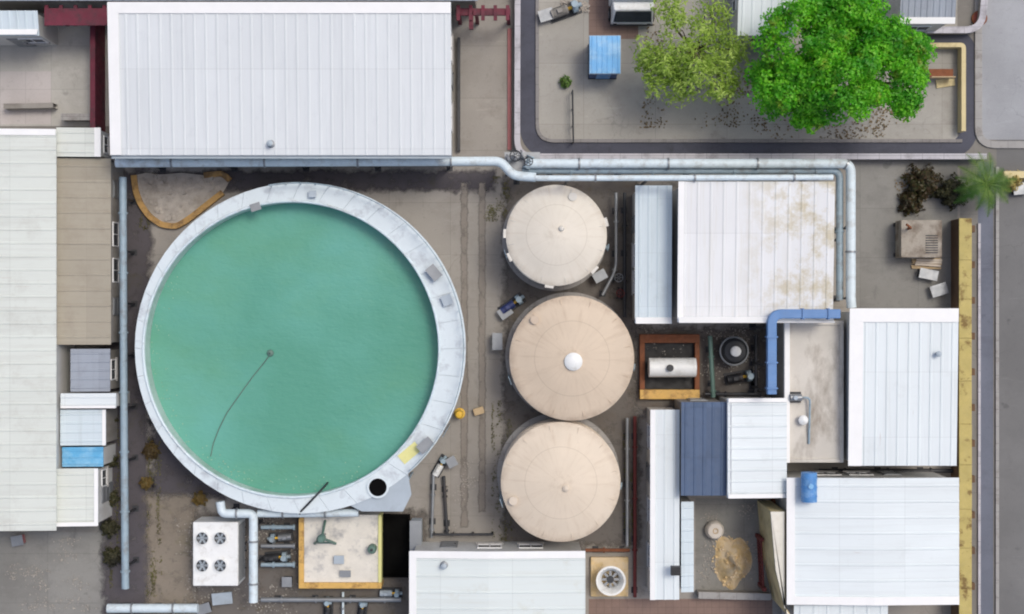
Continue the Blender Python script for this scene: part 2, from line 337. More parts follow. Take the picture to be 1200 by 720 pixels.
def ragged(name, a, b, c, d, mat, z, w=.75):
    x0, y0, x1, y1 = R(a, b, c, d); w = min(w, (x1-x0)*.45, (y1-y0)*.45)
    if mat.name not in fm: fm[mat.name] = feather(mat)
    v = [(x0-w*.5,y0-w*.5,z),(x1+w*.5,y0-w*.5,z),(x1+w*.5,y1+w*.5,z),(x0-w*.5,y1+w*.5,z),(x0+w*.5,y0+w*.5,z),(x1-w*.5,y0+w*.5,z),(x1-w*.5,y1-w*.5,z),(x0+w*.5,y1-w*.5,z)]
    o = MB().add(v, [(4,5,6,7),(0,1,5,4),(1,2,6,5),(2,3,7,6),(3,0,4,7)]).build(name, fm[mat.name])
    at = o.data.attributes.new('cover', 'FLOAT', 'POINT')
    for k in range(8): at.data[k].value = 0 if k < 4 else 1
    return struct(o)
g = 450
sheet('ground', [(-g,-g),(-g,g),(g,g),(g,-g)], m_base, 0)
rsheet('yard', 128, 196, 1125, 900, m_yard, .004)
rsheet('courtyard', -300, -200, 128, 148, m_court, .004)
rsheet('side_yard', -300, 624, 128, 1000, m_ashy, .004)
rsheet('alley', 528, -200, 601, 184, m_yard, .004)
rsheet('block_yard', 627, -200, 1122, 168, m_block, .004)
rsheet('dark_courtyard', 1000, 190, 1122, 364, m_ashy, .008)
ragged('tank_shade_ground', 590, 206, 750, 640, m_pad, .008)  # shade around the covered tanks painted in with dark mossy ground
m_dark = M_ground('drain_soil_shade', C(84,80,84), C(72,67,66), C(54,51,53), 0, moss=C(76,72,52), crack=0)  # dark soil tone, also used for painted shade below the warehouse
ragged('dark_strip', 120, 200, 178, 722, m_dark, .008); ragged('shade_edge', 178, 200, 580, 224, m_dark, .008); ragged('dark_corner', 178, 480, 262, 584, m_dark, .008)  # edge sheet paints the warehouse's shade; strip and corner are just darker ground
ragged('equipment_yard', 742, 384, 900, 482, m_pad, .012)
ragged('earth_patch', 172, 580, 228, 720, m_earth, .012)
ragged('piping_yard', 228, 600, 500, 800, m_pad, .008)
rsheet('pavement', 690, 702, 905, 800, m_brick, .012)
rsheet('brick_path', 690, -100, 748, 46, m_brick, .008)
rsheet('road', 1168, -900, 1900, 1700, m_road, .004)
rsheet('forecourt', 1146, -300, 1400, 164, m_roadp, .008)
rsheet('channel', 1146, 190, 1164, 1000, m_channel, .004)
m_tyre = M_ground('tyre_soil', C(140,133,125), C(122,115,106), C(108,101,95), 0, crack=0)
for a, b, c, d in ((540,214,548,618),(561,214,569,600)): ragged('tyre_track', a, b, c, d, m_tyre, .0125, .38)
# drain strip round the planted block, with a rounded corner
def strip_path(name, pts, w, mat, z, rad=1.5):
    p = fillet([Vector((q[0], q[1], 0)) for q in pts], rad, 8); l = []; r = []
    for i, a in enumerate(p):
        t = (p[min(i+1,len(p)-1)] - p[max(i-1,0)]).normalized(); n = Vector((-t.y, t.x, 0))
        l.append(a + n*w/2); r.append(a - n*w/2)
    mb = MB(); n = len(p)
    mb.add([(q.x,q.y,z) for q in l] + [(q.x,q.y,z) for q in r], [(i, n+i, n+i+1, i+1) for i in range(n-1)])
    return mb, l, r
dpts = [P(619,-200), P(619,176), P(1136,176), P(1136,42), P(1060,42)]
mb, dl, dr = strip_path('drain', dpts, 1.0, m_drain, .016)
struct(mb.build('drain', m_drain))
def wall_path(pts, w, z0, z1, rad=1.0):
    p = fillet([Vector((q[0], q[1], 0)) for q in pts], rad, 8); mb = MB(); n = len(p); l = []; r = []
    for i, a in enumerate(p):
        t = (p[min(i+1,n-1)] - p[max(i-1,0)]).normalized(); m = Vector((-t.y, t.x, 0))
        l.append(a + m*w/2); r.append(a - m*w/2)
    v = [(q.x,q.y,z0) for q in l] + [(q.x,q.y,z0) for q in r] + [(q.x,q.y,z1) for q in l] + [(q.x,q.y,z1) for q in r]
    f = []
    for i in range(n-1):
        f += [(2*n+i, 3*n+i, 3*n+i+1, 2*n+i+1), (i, 2*n+i, 2*n+i+1, i+1), (n+i, n+i+1, 3*n+i+1, 3*n+i), (i, i+1, n+i+1, n+i)]
    f += [(0, n, 3*n, 2*n), (n-1, 3*n-1, 4*n-1, 2*n-1)] if False else [(0, n, 3*n, 2*n), (n-1, 3*n-1, 4*n-1, 2*n+n-1)]
    return mb.add(v, f)
struct(wall_path([P(629.5,-200), P(629.5,165.5), P(1127,165.5)], .2, 0, .12).build('kerb', m_ashykerb, bevel=.02))
struct(wall_path([P(1147,262), P(1147,1000)], .16, 0, .12).build('kerb', m_coping, bevel=.02))
struct(wall_path([P(1168,196), P(1168,1000)], .2, 0, .13).build('kerb', m_kerb, bevel=.02))
struct(wall_path([P(1146,-200), P(1146,170), P(1230,170)], .42, 0, .13).build('kerb', m_kerb, bevel=.02))

# ---------------------------------------------------------------- walls and fences
def wall_thing(name, label, pts, w, h, m_body, m_top, topw=.08, rad=1.0, cat='wall'):
    r = thing(name, label, cat, pts[0])
    wall_path(pts, w, 0, h-.08, rad).build('wall_body', m_body, r)
    wall_path(pts, w+topw, h-.08, h, rad).build('coping', m_top, r, bevel=.015)
    return r
wall_thing('boundary_wall', 'pale lavender coped boundary wall running along the dark drain and round its corner', [P(607,-180), P(606,185.5), P(1150,185.5)], .26, .9, m_wall_g, m_coping, .08)
wall_thing('boundary_wall', 'short white topped wall at the corner behind the large green tree', [P(1152,-160), P(1152,-40), P(1146,38), P(1080,38)], .3, .7, m_wall_g, m_coping, .1)
wall_thing('cream_wall', 'narrow cream wall edging the yard to the right of the large tree', [P(1124,156), P(1124,56), P(1066,56)], .2, .8, m_wall_c, m_wall_c, .06, .2)
# yellow wall at the road
yw = thing('yellow_wall', 'long yellow coped wall between the white roofs and the roadside channel', 'wall', P(1131,500))
x0, y0, x1, y1 = R(1124,256,1141,760,1.8)
MB().box(x0+.12, y0, 0, x1-.12, y1, 1.72).build('wall_body', m_brickred, yw)
mb = MB(); yy = y1
while yy > y0 + .1:
    l = random.uniform(2.2, 2.8); mb.box(x0, max(y0, yy-l+.012), 1.72+random.uniform(-.01,.0), x1-.1, yy, 1.80+random.uniform(-.01,.015)); yy -= l
mb.build('coping', m_yellow_wall, yw, bevel=.02)
for i in range(11):
    yy = y1 - .6 - i*2.05
    if yy < y0+.3: break
    MB().box(x1-.12, yy-.2, 0, x1+.12, yy+.2, 1.70).build('buttress', m_brickred, yw, bevel=.02)

# ---------------------------------------------------------------- buildings
def roof_sheet(x0, y0, x1, y1, axis, zs, pitch=.4, rib=.035, ribw=.10, thick=.05):
    """ribbed sheet; ribs run along axis; zs = [(fraction, z), ...] along axis"""
    u0, u1 = (y0, y1) if axis == 'x' else (x0, x1); v0, v1 = (x0, x1) if axis == 'x' else (y0, y1)
    us = []; n = max(1, round((u1-u0)/pitch)); p = (u1-u0)/n
    for i in range(n):
        c = u0 + (i+.5)*p
        if i == 0: us.append((u0, 0))
        us += [(c-ribw*.75, 0), (c-ribw*.4, rib), (c+ribw*.4, rib), (c+ribw*.75, 0)]
    us.append((u1, 0)); v = []; f = []; m = len(us); k = len(zs)
    for fr, z in zs:
        vv = v0 + (v1-v0)*fr
        for u, h in us: v.append((vv, u, z+h) if axis == 'x' else (u, vv, z+h))
    for fr, z in zs:
        vv = v0 + (v1-v0)*fr
        for u, h in us: v.append((vv, u, z-thick) if axis == 'x' else (u, vv, z-thick))
    o = m*k
    for j in range(k-1):
        for i in range(m-1):
            q = (j*m+i, j*m+i+1, (j+1)*m+i+1, (j+1)*m+i); f.append(q if axis == 'y' else q[::-1])
            q = tuple(o+a for a in q); f.append(q[::-1] if axis == 'y' else q)
        a, b = j*m, (j+1)*m; f.append((a, b, o+b, o+a)); a, b = a+m-1, b+m-1; f.append((a, o+a, o+b, b))
    for i in range(m-1):
        f.append((i, o+i, o+i+1, i+1)); a = (k-1)*m+i; f.append((a, a+1, o+a+1, o+a))
    return MB().add(v, f)

def opening(r, side, box, frac, kind, w, h, sill, wm):
    x0, y0, x1, y1 = box
    d = {'S': (0,-1), 'N': (0,1), 'E': (1,0), 'W': (-1,0)}[side]
    if side in 'NS': cx = x0 + (x1-x0)*frac; cy = y0 if side == 'S' else y1
    else: cy = y0 + (y1-y0)*frac; cx = x1 if side == 'E' else x0
    def bx(mb, a0, a1, z0, z1, d0, d1):
        if side in 'NS':
            q = sorted((cy+d[1]*d0, cy+d[1]*d1)); mb.box(cx+a0, q[0], z0, cx+a1, q[1], z1)
        else:
            q = sorted((cx+d[0]*d0, cx+d[0]*d1)); mb.box(q[0], cy+a0, z0, q[1], cy+a1, z1)
    if kind == 'door':
        mb = MB(); bx(mb, -w/2, w/2, .01, h, .003, .05)
        for k in range(3): bx(mb, -w/2+.1, w/2-.1, .2+k*h/3.2, .2+(k+.75)*h/3.2, .05, .065)
        dd = mb.build('door', wm, r)
        mb = MB(); bx(mb, w/2-.18, w/2-.12, 1.0, 1.16, .052, .12); mb.build('handle', m_dsteel, dd)
    elif kind == 'shutter':
        mb = MB(); bx(mb, -w/2, w/2, .01, h, .003, .04)
        for k in range(int(h/.14)): bx(mb, -w/2+.06, w/2-.06, .06+k*.14, .15+k*.14, .04, .06)
        mb.build('roller_door', wm, r)
    else:
        mb = MB(); t = .06
        for q in ((-w/2, -w/2+t, sill, sill+h), (w/2-t, w/2, sill, sill+h), (-w/2+t, w/2-t, sill, sill+t), (-w/2+t, w/2-t, sill+h-t, sill+h), (-.02, .02, sill+t, sill+h-t)): bx(mb, *q, .003, .06)
        wf = mb.build('window', m_cap, r)
        mb = MB(); bx(mb, -w/2+t, -.02, sill+t, sill+h-t, .003, .025); bx(mb, .02, w/2-t, sill+t, sill+h-t, .003, .025); mb.build('pane', m_glass, wf)
        mb = MB(); bx(mb, -w/2-.08, w/2+.08, sill-.06, sill-.003, .003, .14); mb.build('sill', m_kerb, wf)

def building(name, label, rect, h, axis, zs, rmat, wmat=None, pitch=.4, rib=.032, over=.18, caps='', ops=(), gutter='', cat='building', capm=None, capw=.35, z0=0.0):
    """rect in photo pixels at height h; zs rises are relative to h"""
    wmat = wmat or m_wall_w; capm = capm or m_cap
    x0, y0, x1, y1 = R(*rect, h); r = thing(name, label, cat, ((x0+x1)/2, (y0+y1)/2, z0))
    zz = [(f, h+d) for f, d in zs]
    u = (y0+over, y1-over) if axis == 'x' else (x0+over, x1-over); v0, v1 = (x0, x1) if axis == 'x' else (y0, y1)
    a = [(v0+over, zz[0][1])] + [(v0+(v1-v0)*f, z) for f, z in zz[1:-1]] + [(v1-over, zz[-1][1])]
    prof = [(a[0][0], z0), (a[-1][0], z0)] + [(p, z-.055) for p, z in reversed(a)]
    n = len(prof); mk = (lambda p, q: (p[0], q, p[1])) if axis == 'x' else (lambda p, q: (q, p[0], p[1]))
    MB().add([mk(p, u[0]) for p in prof] + [mk(p, u[1]) for p in prof], [tuple(range(n)), tuple(range(2*n-1, n-1, -1))] + [(i, n+i, n+(i+1)%n, (i+1)%n) for i in range(n)]).build('wall', wmat, r)
    rf = roof_sheet(x0, y0, x1, y1, axis, zz, pitch, rib).build('roof', rmat, r)
    def zat(px, py):
        t = ((px-x0)/(x1-x0)) if axis == 'x' else ((py-y0)/(y1-y0))
        for (f0, q0), (f1, q1) in zip(zz, zz[1:]):
            if f0 - 1e-6 <= t <= f1 + 1e-6: return q0 + (q1-q0)*(t-f0)/(f1-f0)
        return zz[-1][1]
    for c in caps:
        mb = MB(); w = capw
        def strip(pa, pb, nx, ny):
            va, vb = (pa[0], pb[0]) if axis == 'x' else (pa[1], pb[1])
            if abs(vb-va) > 1:      # along the ribs: follow every break of the slope
                cut = [v0+(v1-v0)*f for f, _ in zz[1:-1] if min(va,vb)+.05 < v0+(v1-v0)*f < max(va,vb)-.05]
                if cut:
                    cp = (cut[0], pa[1]) if axis == 'x' else (pa[0], cut[0]); strip(pa, cp, nx, ny); strip(cp, pb, nx, ny); return
            q = []
            for (sx, sy) in (pa, pb):
                for s in (0, 1):
                    xx, yy = sx + nx*w*s, sy + ny*w*s; z = zat(xx, yy) + rib
                    q += [(xx, yy, z+.012), (xx, yy, z+.055)]
            mb.add(q, [(1,3,7,5), (0,4,6,2), (0,1,5,4), (2,6,7,3), (0,2,3,1), (4,5,7,6)])
        if c == 'W': strip((x0-.02,y0), (x0-.02,y1), 1, 0)
        if c == 'E': strip((x1+.02,y0), (x1+.02,y1), -1, 0)
        if c == 'S': strip((x0+.02,y0-.02), (x1-.02,y0-.02), 0, 1)
        if c == 'N': strip((x0+.02,y1+.02), (x1-.02,y1+.02), 0, -1)
        if c == 'R':
            f, z = max(zz, key=lambda q: q[1]); q = v0 + (v1-v0)*f; ww = .22; uu = (y0, y1) if axis == 'x' else (x0, x1); zl = zat(q-ww, q-ww); 
            pts = [(-ww, zl+rib+.01), (0, z+rib+.05), (ww, zl+rib+.01), (0, z+rib+.01)]
            mk2 = (lambda a_, b_, z_: (q+a_, b_, z_)) if axis == 'x' else (lambda a_, b_, z_: (b_, q+a_, z_))
            mb.add([mk2(p, uu[0], zc) for p, zc in pts] + [mk2(p, uu[1], zc) for p, zc in pts], [(0,1,5,4), (1,2,6,5), (2,3,7,6), (3,0,4,7), (0,3,2,1), (4,5,6,7)])
            mb.build('ridge_cap', capm, rf); continue
        mb.build('edge_flashing', capm, rf)
    for c in gutter:
        z = zz[0][1] if c in 'SW' else zz[-1][1]; mb = MB(); gz = z-.16
        if axis == 'y':
            yy = y0-.02 if c == 'S' else y1+.02; s = -1 if c == 'S' else 1
            for q0, q1, za, zb in ((0,.16,gz,gz+.02), (0,.02,gz+.02,gz+.13), (.14,.16,gz+.02,gz+.14)):
                e = sorted((yy+s*q0, yy+s*q1)); mb.box(x0, e[0], za, x1, e[1], zb)
            mb.build('gutter', m_gutter, rf)
            for fx in (.06, .94): xx = x0+(x1-x0)*fx; MB().tube([(xx, yy-s*over*.4+s*.02, gz-.02), (xx, yy-s*over*.4+s*.02, .02)], .05, 8).build('downpipe', m_gutter, r)
        else:
            xx = x0-.02 if c == 'W' else x1+.02; s = -1 if c == 'W' else 1
            for q0, q1, za, zb in ((0,.16,gz,gz+.02), (0,.02,gz+.02,gz+.13), (.14,.16,gz+.02,gz+.14)):
                e = sorted((xx+s*q0, xx+s*q1)); mb.box(e[0], y0, za, e[1], y1, zb)
            mb.build('gutter', m_gutter, rf)
            for fy in (.06, .94): yy = y0+(y1-y0)*fy; MB().tube([(xx-s*over*.4+s*.02, yy, gz-.02), (xx-s*over*.4+s*.02, yy, .02)], .05, 8).build('downpipe', m_gutter, r)
    wb = (x0+over, y0+over, x1-over, y1-over)
    for o in ops: opening(r, o[0], wb, *o[1:])
    return r

def D(s, f, m=None, w=1.0): return (s, f, 'door', w, 2.1, 0, m or m_steel)
def SH(s, f, w=3.2, h=3.2, m=None): return (s, f, 'shutter', w, h, 0, m or m_gutter)
def WN(s, f, w=1.4, h=1.1, sl=1.1): return (s, f, 'window', w, h, sl, None)

building('warehouse', 'large white ribbed warehouse roof above the round green water tank', (130,6,529,182), 5.4, 'y', [(0,0),(1,.55)], m_roof_big, pitch=.62, rib=.02, caps='WN', gutter='S', capw=.6,
         ops=[SH('S',.22,3.6,3.6), SH('S',.52,3.6,3.6), D('S',.7), WN('S',.82,1.8,1.1,2), WN('S',.92,1.8,1.1,2), WN('E',.3,1.6,1.1,2), D('E',.6), WN('E',.8,1.6,1.1,2)])
lh = building('hall', 'long white ribbed hall roof filling the left edge beside the tan lean-to', (-260,152,66,622), 3.7, 'x', [(0,-.4),(.45,.5),(1,0)], m_roof_left, pitch=.75, rib=.025, caps='NR', gutter='',
         ops=[D('S',.9), WN('S',.75), SH('S',.55)])
building('lean_to', 'small white roofed lean-to at the top of the tan shed, against the left hall', (67,150,118,184), 3.2, 'x', [(0,.15),(1,0)], m_roof_left, pitch=.6, caps='E', over=.1, ops=[WN('E',.5,1.0,.8,1.6)])
building('tan_shed', 'long tan beige shed roof along the right side of the left hall', (68,186,130,404), 2.8, 'x', [(0,.3),(1,0)], m_roof_tan, m_wall_g, pitch=.9, rib=.03, over=.1, ops=[D('E',.2), WN('E',.4), WN('E',.6), D('E',.85)])
building('shed', 'small grey blue roofed shed below the tan shed', (84,409,129,459), 2.6, 'x', [(0,.2),(1,0)], m_roof_steel, m_wall_g, pitch=.5, over=.1, ops=[WN('E',.5,1.2,.9,1.3)])
building('lean_to', 'narrow bright white lean-to roof below the grey blue shed', (72,461,136,478), 2.9, 'x', [(0,.15),(1,0)], m_roof_white_x, pitch=.5, over=.06, caps='S', capw=.15)
building('shed', 'low shed with a pale grey roof above the blue sheeted roof at left', (72,480,124,522), 2.6, 'x', [(0,.2),(1,0)], m_roof_blue, m_wall_g, pitch=.5, over=.1, caps='E', capw=.2)
building('lean_to', 'small lean-to with a bright sky blue roof beside the left hall', (74,524,121,547), 2.6, 'x', [(0,.15),(1,0)], m_blue, m_wall_w, pitch=.35, over=.06)
building('annex', 'white roofed annex at the lower right corner of the left hall', (67,549,115,616), 3.0, 'x', [(0,.2),(1,0)], m_roof_left, pitch=.7, caps='SE', capw=.22, over=.1, ops=[D('E',.5), WN('E',.8,1.0,.9,1.2), D('S',.4)])
# seam on the tan roof and stepped edge pieces of the hall roof
x0,y0,x1,y1 = R(68,357,129,368,4.6)

building('workshop', 'pale blue roofed narrow wing on the left of the stained white building', (744,218,787,379), 3.6, 'y', [(0,0),(1,.25)], m_roof_blue, pitch=.5, caps='S', gutter='', ops=[WN('W',.3), WN('W',.5), D('W',.75), D('S',.5)])
building('plant_building', 'white roofed plant building with tan stains between the pale blue wing and white pipe', (794,214,976,378), 5.0, 'y', [(0,0),(1,.5)], m_roof_stain, pitch=.7, rib=.028, caps='SW', gutter='', capw=.32, ops=[D('S',.12), WN('S',.3), SH('S',.5,2.6,2.8), WN('E',.3), WN('E',.7)])
building('hall', 'white roofed hall beside the yellow wall, below the dark courtyard', (994,362,1121,546), 4.6, 'y', [(0,0),(1,.35)], m_roof_white, pitch=.6, rib=.028, caps='NW', capw=.75, ops=[D('N',.3), WN('N',.6), WN('N',.8), WN('W',.3), WN('W',.6)])
building('hall', 'large white roofed hall in the lower right corner beside the blue drum', (922,560,1124,708), 4.6, 'x', [(0,0),(.5,.2),(1,0)], m_roof_white_x, pitch=.9, rib=.03, caps='WS', capw=.45, ops=[WN('N',.3), WN('N',.5), D('N',.7), WN('W',.5), D('W',.8), WN('S',.3)])
building('annex', 'low white annex tucked under the lower edge of the corner hall', (930,709,1040,760), 4.2, 'y', [(0,0),(1,.1)], m_roof_white, pitch=.7, caps='', ops=[D('S',.5)])
building('shed', 'white roofed shed joined to the right of the slate blue roof', (852,467,922,583), 4.2, 'x', [(0,.25),(1,0)], m_roof_white_x, pitch=.6, rib=.035, caps='SWN', capw=.22, ops=[D('S',.6), WN('S',.25,1.0,.9,1.2)])
building('shed', 'shed with a dark slate blue roof beside the narrow white building', (798,471,851,581), 3.9, 'y', [(0,0),(1,.2)], m_roof_slate, m_wall_g, pitch=.5, over=.08, ops=[D('S',.5), D('N',.5)])
building('office', 'narrow building with a cream white roof reaching down to the reddish pavement', (762,480,796,703), 3.0, 'y', [(0,0),(1,.2)], m_roof_white, pitch=.55, caps='W', capw=.28, over=.1, ops=[WN('W',.2), WN('W',.45), D('W',.65), WN('W',.85)])
building('porch', 'pale grey flat roofed porch beside the lower half of the narrow building', (798,588,813,694), 3.0, 'x', [(0,.1),(1,0)], m_roof_blue, m_wall_w, pitch=.6, over=.06, ops=[D('E',.3), WN('E',.7,.9,.9,1.1)])
building('hut', 'low white building at the bottom centre just below the pale beige tank', (480,646,686,780), 4.0, 'x', [(0,.0),(.45,.2),(1,0)], M_roof('white_sheet_low', C(215,223,222), 'x', 1.8, 4.0, .5, .04, .3, (.58,.8), C(186,182,164), .5, .3), pitch=.9, rib=.025, caps='WN', capw=.4, ops=[D('N',.2), WN('N',.45), WN('N',.7), D('E',.8)])
building('house', 'white roofed house partly hidden between the two trees', (864,-60,932,42), 3.6, 'y', [(0,0),(.5,.5),(1,0)], m_roof_white, pitch=.5, caps='R', ops=[WN('S',.3), D('S',.6), WN('W',.5)])
building('house', 'steel grey ribbed roof building at the top edge behind the large green tree', (1054,-60,1119,28), 3.6, 'y', [(0,0),(.5,.4),(1,0)], m_roof_steel, pitch=.35, caps='SR', ops=[WN('S',.5)])
building('shed', 'pale icy blue roof in the top left corner', (-80,14,46,42), 3.4, 'y', [(0,0),(1,.3)], m_roof_blue, pitch=.45, caps='S', over=.1, ops=[D('S',.7), WN('S',.85)])
building('shed', 'long grey roof crossing the top edge of the picture above the warehouse', (-40,-70,560,1), 4.0, 'y', [(0,0),(1,.3)], m_roof_steel, m_wall_g, pitch=.5, ops=[])

# flat concrete roof block with parapet
x0,y0,x1,y1 = R(918,376,988,542,3.6)
r = thing('flat_roof_block', 'dirty grey flat concrete roof enclosed by the blue duct and white pipe', 'building', ((x0+x1)/2,(y0+y1)/2,0))
MB().box(x0,y0,0,x1,y1,3.6).build('wall', m_wall_g, r)
MB().box(x0+.3,y0+.2,3.602,x1-.2,y1-.25,3.64).build('roof', m_conc_roof, r)
MB().box(x0,y0,3.603,x0+.3,y1,3.9).build('parapet', m_cap, r, bevel=.02); MB().box(x0+.303,y1-.25,3.603,x1,y1,3.75).build('parapet', m_conc_roof, r, bevel=.02); MB().box(x1-.2,y0,3.603,x1,y1-.253,3.75).build('parapet', m_conc_roof, r, bevel=.02); MB().box(x0+.303,y0,3.603,x1-.203,y0+.2,3.75).build('parapet', m_conc_roof, r, bevel=.02)
a = P(932,466,3.9)
rv = thing('roof_unit', 'small grey pump unit with pipes on the dirty flat roof', 'pump', (a.x,a.y,3.64))
MB().box(a.x-.35,a.y-.3,3.64,a.x+.35,a.y+.3,3.76).build('base_plate', m_dsteel, rv, .01)
MB().tube([(a.x-.3,a.y,3.98),(a.x+.32,a.y,3.98)], .2, 16).build('motor', m_steel, rv)
MB().cyl(a.x-.05,a.y,3.9,4.3,.12,12).build('terminal_box', m_gutter, rv)
MB().tube(fillet([(a.x+.3,a.y,3.98),(a.x+.8,a.y,3.98),(a.x+.8,a.y-2.6,3.72)],.3), .06, 8).build('pipe', m_pipe_g, rv)
b = P(940,492,3.7); r2 = thing('roof_vent', 'small white mushroom vent on the dirty flat roof below the pump unit', 'vent', (b.x,b.y,3.64))
MB().cyl(b.x,b.y,3.64,4.0,.14,14).build('stack', m_steel, r2); MB().lathe([(.28,3.98),(.26,4.06),(.12,4.15),(0,4.17)],b.x,b.y,18).build('cowl', m_white, r2)

# black vent on the narrow building
a = P(792,669,3.8); r2 = thing('roof_vent', 'dark square vent box on the narrow white building roof', 'vent', (a.x,a.y,3.62))
MB().box(a.x-.28,a.y-.25,3.6,a.x+.28,a.y+.25,3.95).build('housing', m_dsteel, r2, .015)
mb = MB(); [mb.box(a.x-.24,a.y-.22+k*.09,3.952,a.x+.24,a.y-.18+k*.09,3.975) for k in range(5)]; mb.build('louvre', m_black, r2)

# ---------------------------------------------------------------- big open tank
zt = 3.2; zw = 1.92
oc = P(352,408,zt); ro = L(194,zt); ic = P(341.5,409.5,zt); ri = L(173,zt)
tk = thing('water_tank', 'huge round open tank with white rim deck holding green water', 'tank', (oc.x, oc.y, 0))
N = 160
def ring_pts(c, r, z): return [(c.x + r*math.cos(2*PI*k/N), c.y + r*math.sin(2*PI*k/N), z) for k in range(N)]
def ring_mesh(rings, smooth=False):
    mb = MB(); v = sum(rings, []); f = []; m = len(rings)
    for i in range(m):
        j = (i+1) % m
        for k in range(N): f.append((i*N+k, i*N+(k+1)%N, j*N+(k+1)%N, j*N+k))
    return mb.add(v, f, smooth)
# wall ring
ring_mesh([ring_pts(oc, ro-.28, 0), ring_pts(oc, ro-.28, zt-.12), ring_pts(ic, ri+.04, zt-.12), ring_pts(ic, ri+.04, 0)]).build('tank_wall', m_tankwall, tk)
ring_mesh([ring_pts(ic, ri, .02), ring_pts(ic, ri, zt-.125), ring_pts(ic, ri+.037, zt-.125), ring_pts(ic, ri+.037, .02)]).build('liner', m_liner, tk)
# deck built from segments with thin joints
mb = MB(); ns = 36
for k in range(ns):
    a0 = 2*PI*k/ns + .0009; a1 = 2*PI*(k+1)/ns - .0009; dz = random.uniform(0, .008); q = []
    for a in (a0, (a0+a1)/2, a1):
        for c, rr in ((ic, ri-.05), (oc, ro)):
            q.append((c.x+rr*math.cos(a), c.y+rr*math.sin(a)))
    v = [(p[0],p[1],zt-.115) for p in q] + [(p[0],p[1],zt+dz) for p in q]
    mb.add(v, [(6,7,9,8),(8,9,11,10),(0,2,3,1),(2,4,5,3),(0,1,7,6),(4,10,11,5),(1,3,9,7),(3,5,11,9),(0,6,8,2),(2,8,10,4)])
mb.build('deck', m_deck, tk)
mb = MB(); mb.torus((ic.x, ic.y, zt+.05), ri+.02, .07, N, 8); mb.build('rim_pipe', m_pipe_w, tk)
# guard rail round the outer edge
mb = MB(); rr = ro-.1
for hgt in (.55, 1.05):
    pts = [(oc.x+rr*math.cos(a), oc.y+rr*math.sin(a), zt+hgt) for a in np.linspace(math.radians(-48), math.radians(100), 70)]
    mb.tube(pts, .022, 6)
for a in np.linspace(math.radians(-48), math.radians(100), 30): mb.tube([(oc.x+rr*math.cos(a), oc.y+rr*math.sin(a), zt), (oc.x+rr*math.cos(a), oc.y+rr*math.sin(a), zt+1.05)], .022, 6)
mb.build('guard_rail', m_pipe_g, tk)
# wall stiffener rings, visible from the side
mb = MB()
for z in (.6, 1.3, 2.0, 2.7): mb.torus((oc.x, oc.y, z), ro-.26, .05, N, 6)
mb.build('stiffener_ring', m_tankwall, tk)
# bottom platform that widens the deck (lower right) and hatch
a = P(443,571,zt)
pl = [P(408,592,zt), P(424,600,zt), P(472,600,zt), P(482,580,zt), P(478,556,zt), P(468,552,zt), P(436,574,zt)]
MB().prism([(p.x,p.y) for p in pl][::-1], zt-.17, zt-.118).build('platform', m_gutter, tk)
for q in (P(427,598,zt), P(470,598,zt), P(478,562,zt)): MB().tube([(q.x*.995,q.y,0),(q.x*.995,q.y,zt-.171)], .06, 8).build('platform_post', m_pipe_g, tk)
ht = MB().lathe([(.62,zt+.014),(.62,zt+.12),(.5,zt+.12),(.5,zt+.016)], a.x, a.y, 32, True).build('hatch_collar', m_deck, tk)
MB().lathe([(.498,zt+.016),(.498,zt+.115),(0,zt+.115)], a.x, a.y, 32).build('hatch_opening', m_pit, ht)
a = P(480,531,zt); MB().cbox((a.x,a.y,zt+.025),(1.25,.62,.02),math.radians(40)).build('warning_plate', m_palyel, tk, .004)
# grey pumps and boxes standing on the deck
def deck_box(px, py, w, d, h, rot, label, mat, name='control_box', z=zt+.014):
    a = P(px,py,z); r = thing(name, label, 'box', (a.x,a.y,z))
    MB().cbox((a.x,a.y,z+h/2+.03),(w,d,h),rot).build('cabinet', mat, r, .02)
    MB().cbox((a.x,a.y,z+h+.045),(w+.08,d+.08,.03),rot).build('lid', m_steel if mat is not m_steel else m_gutter, r)
    mb = MB(); c, s = math.cos(rot), math.sin(rot)
    for sx in (-1,1):
        for sy in (-1,1):
            ux, uy = sx*w*.4, sy*d*.4; mb.box(a.x+ux*c-uy*s-.03, a.y+ux*s+uy*c-.03, z, a.x+ux*c-uy*s+.03, a.y+ux*s+uy*c+.03, z+.03)
    mb.build('foot', m_black, r); return r
deck_box(509,320,.75,.5,.45,math.radians(-50),'dark grey box on the upper right rim of the round tank',m_dsteel)
deck_box(524,352,.5,.5,.2,math.radians(-68),'flat grey box on the right rim of the round tank',m_steel)
deck_box(499,521,.8,.5,.5,math.radians(40),'grey brown box on the tank rim above the pale yellow plate',m_wall_g)
deck_box(367,228,.35,.3,.25,0,'tiny grey box on the top rim of the round tank',m_steel)
deck_box(300,243,.5,.35,.12,math.radians(18),'small pale fitting at the inner upper edge of the tank rim',m_pipe_w)
# ladder on the outside right
mb = MB(); la = math.radians(-30); ca, sa = math.cos(la), math.sin(la)
for s in (-.22,.22): mb.tube([(oc.x+(ro+.12)*ca - sa*s, oc.y+(ro+.12)*sa + ca*s, .02), (oc.x+(ro+.12)*ca - sa*s, oc.y+(ro+.12)*sa + ca*s, zt+1.0)], .025, 6)
for k in range(13): mb.tube([(oc.x+(ro+.12)*ca + sa*.22, oc.y+(ro+.12)*sa - ca*.22, .3+k*.25), (oc.x+(ro+.12)*ca - sa*.22, oc.y+(ro+.12)*sa + ca*.22, .3+k*.25)], .015, 6)
mb.build('ladder', m_pipe_g, tk)
# water
mb = MB(); mb.lathe([(ri-.003,1.6),(ri-.003,zw),(ri*.6,zw),(0,zw)], ic.x, ic.y, 160); struct(mb.build('water', m_water))
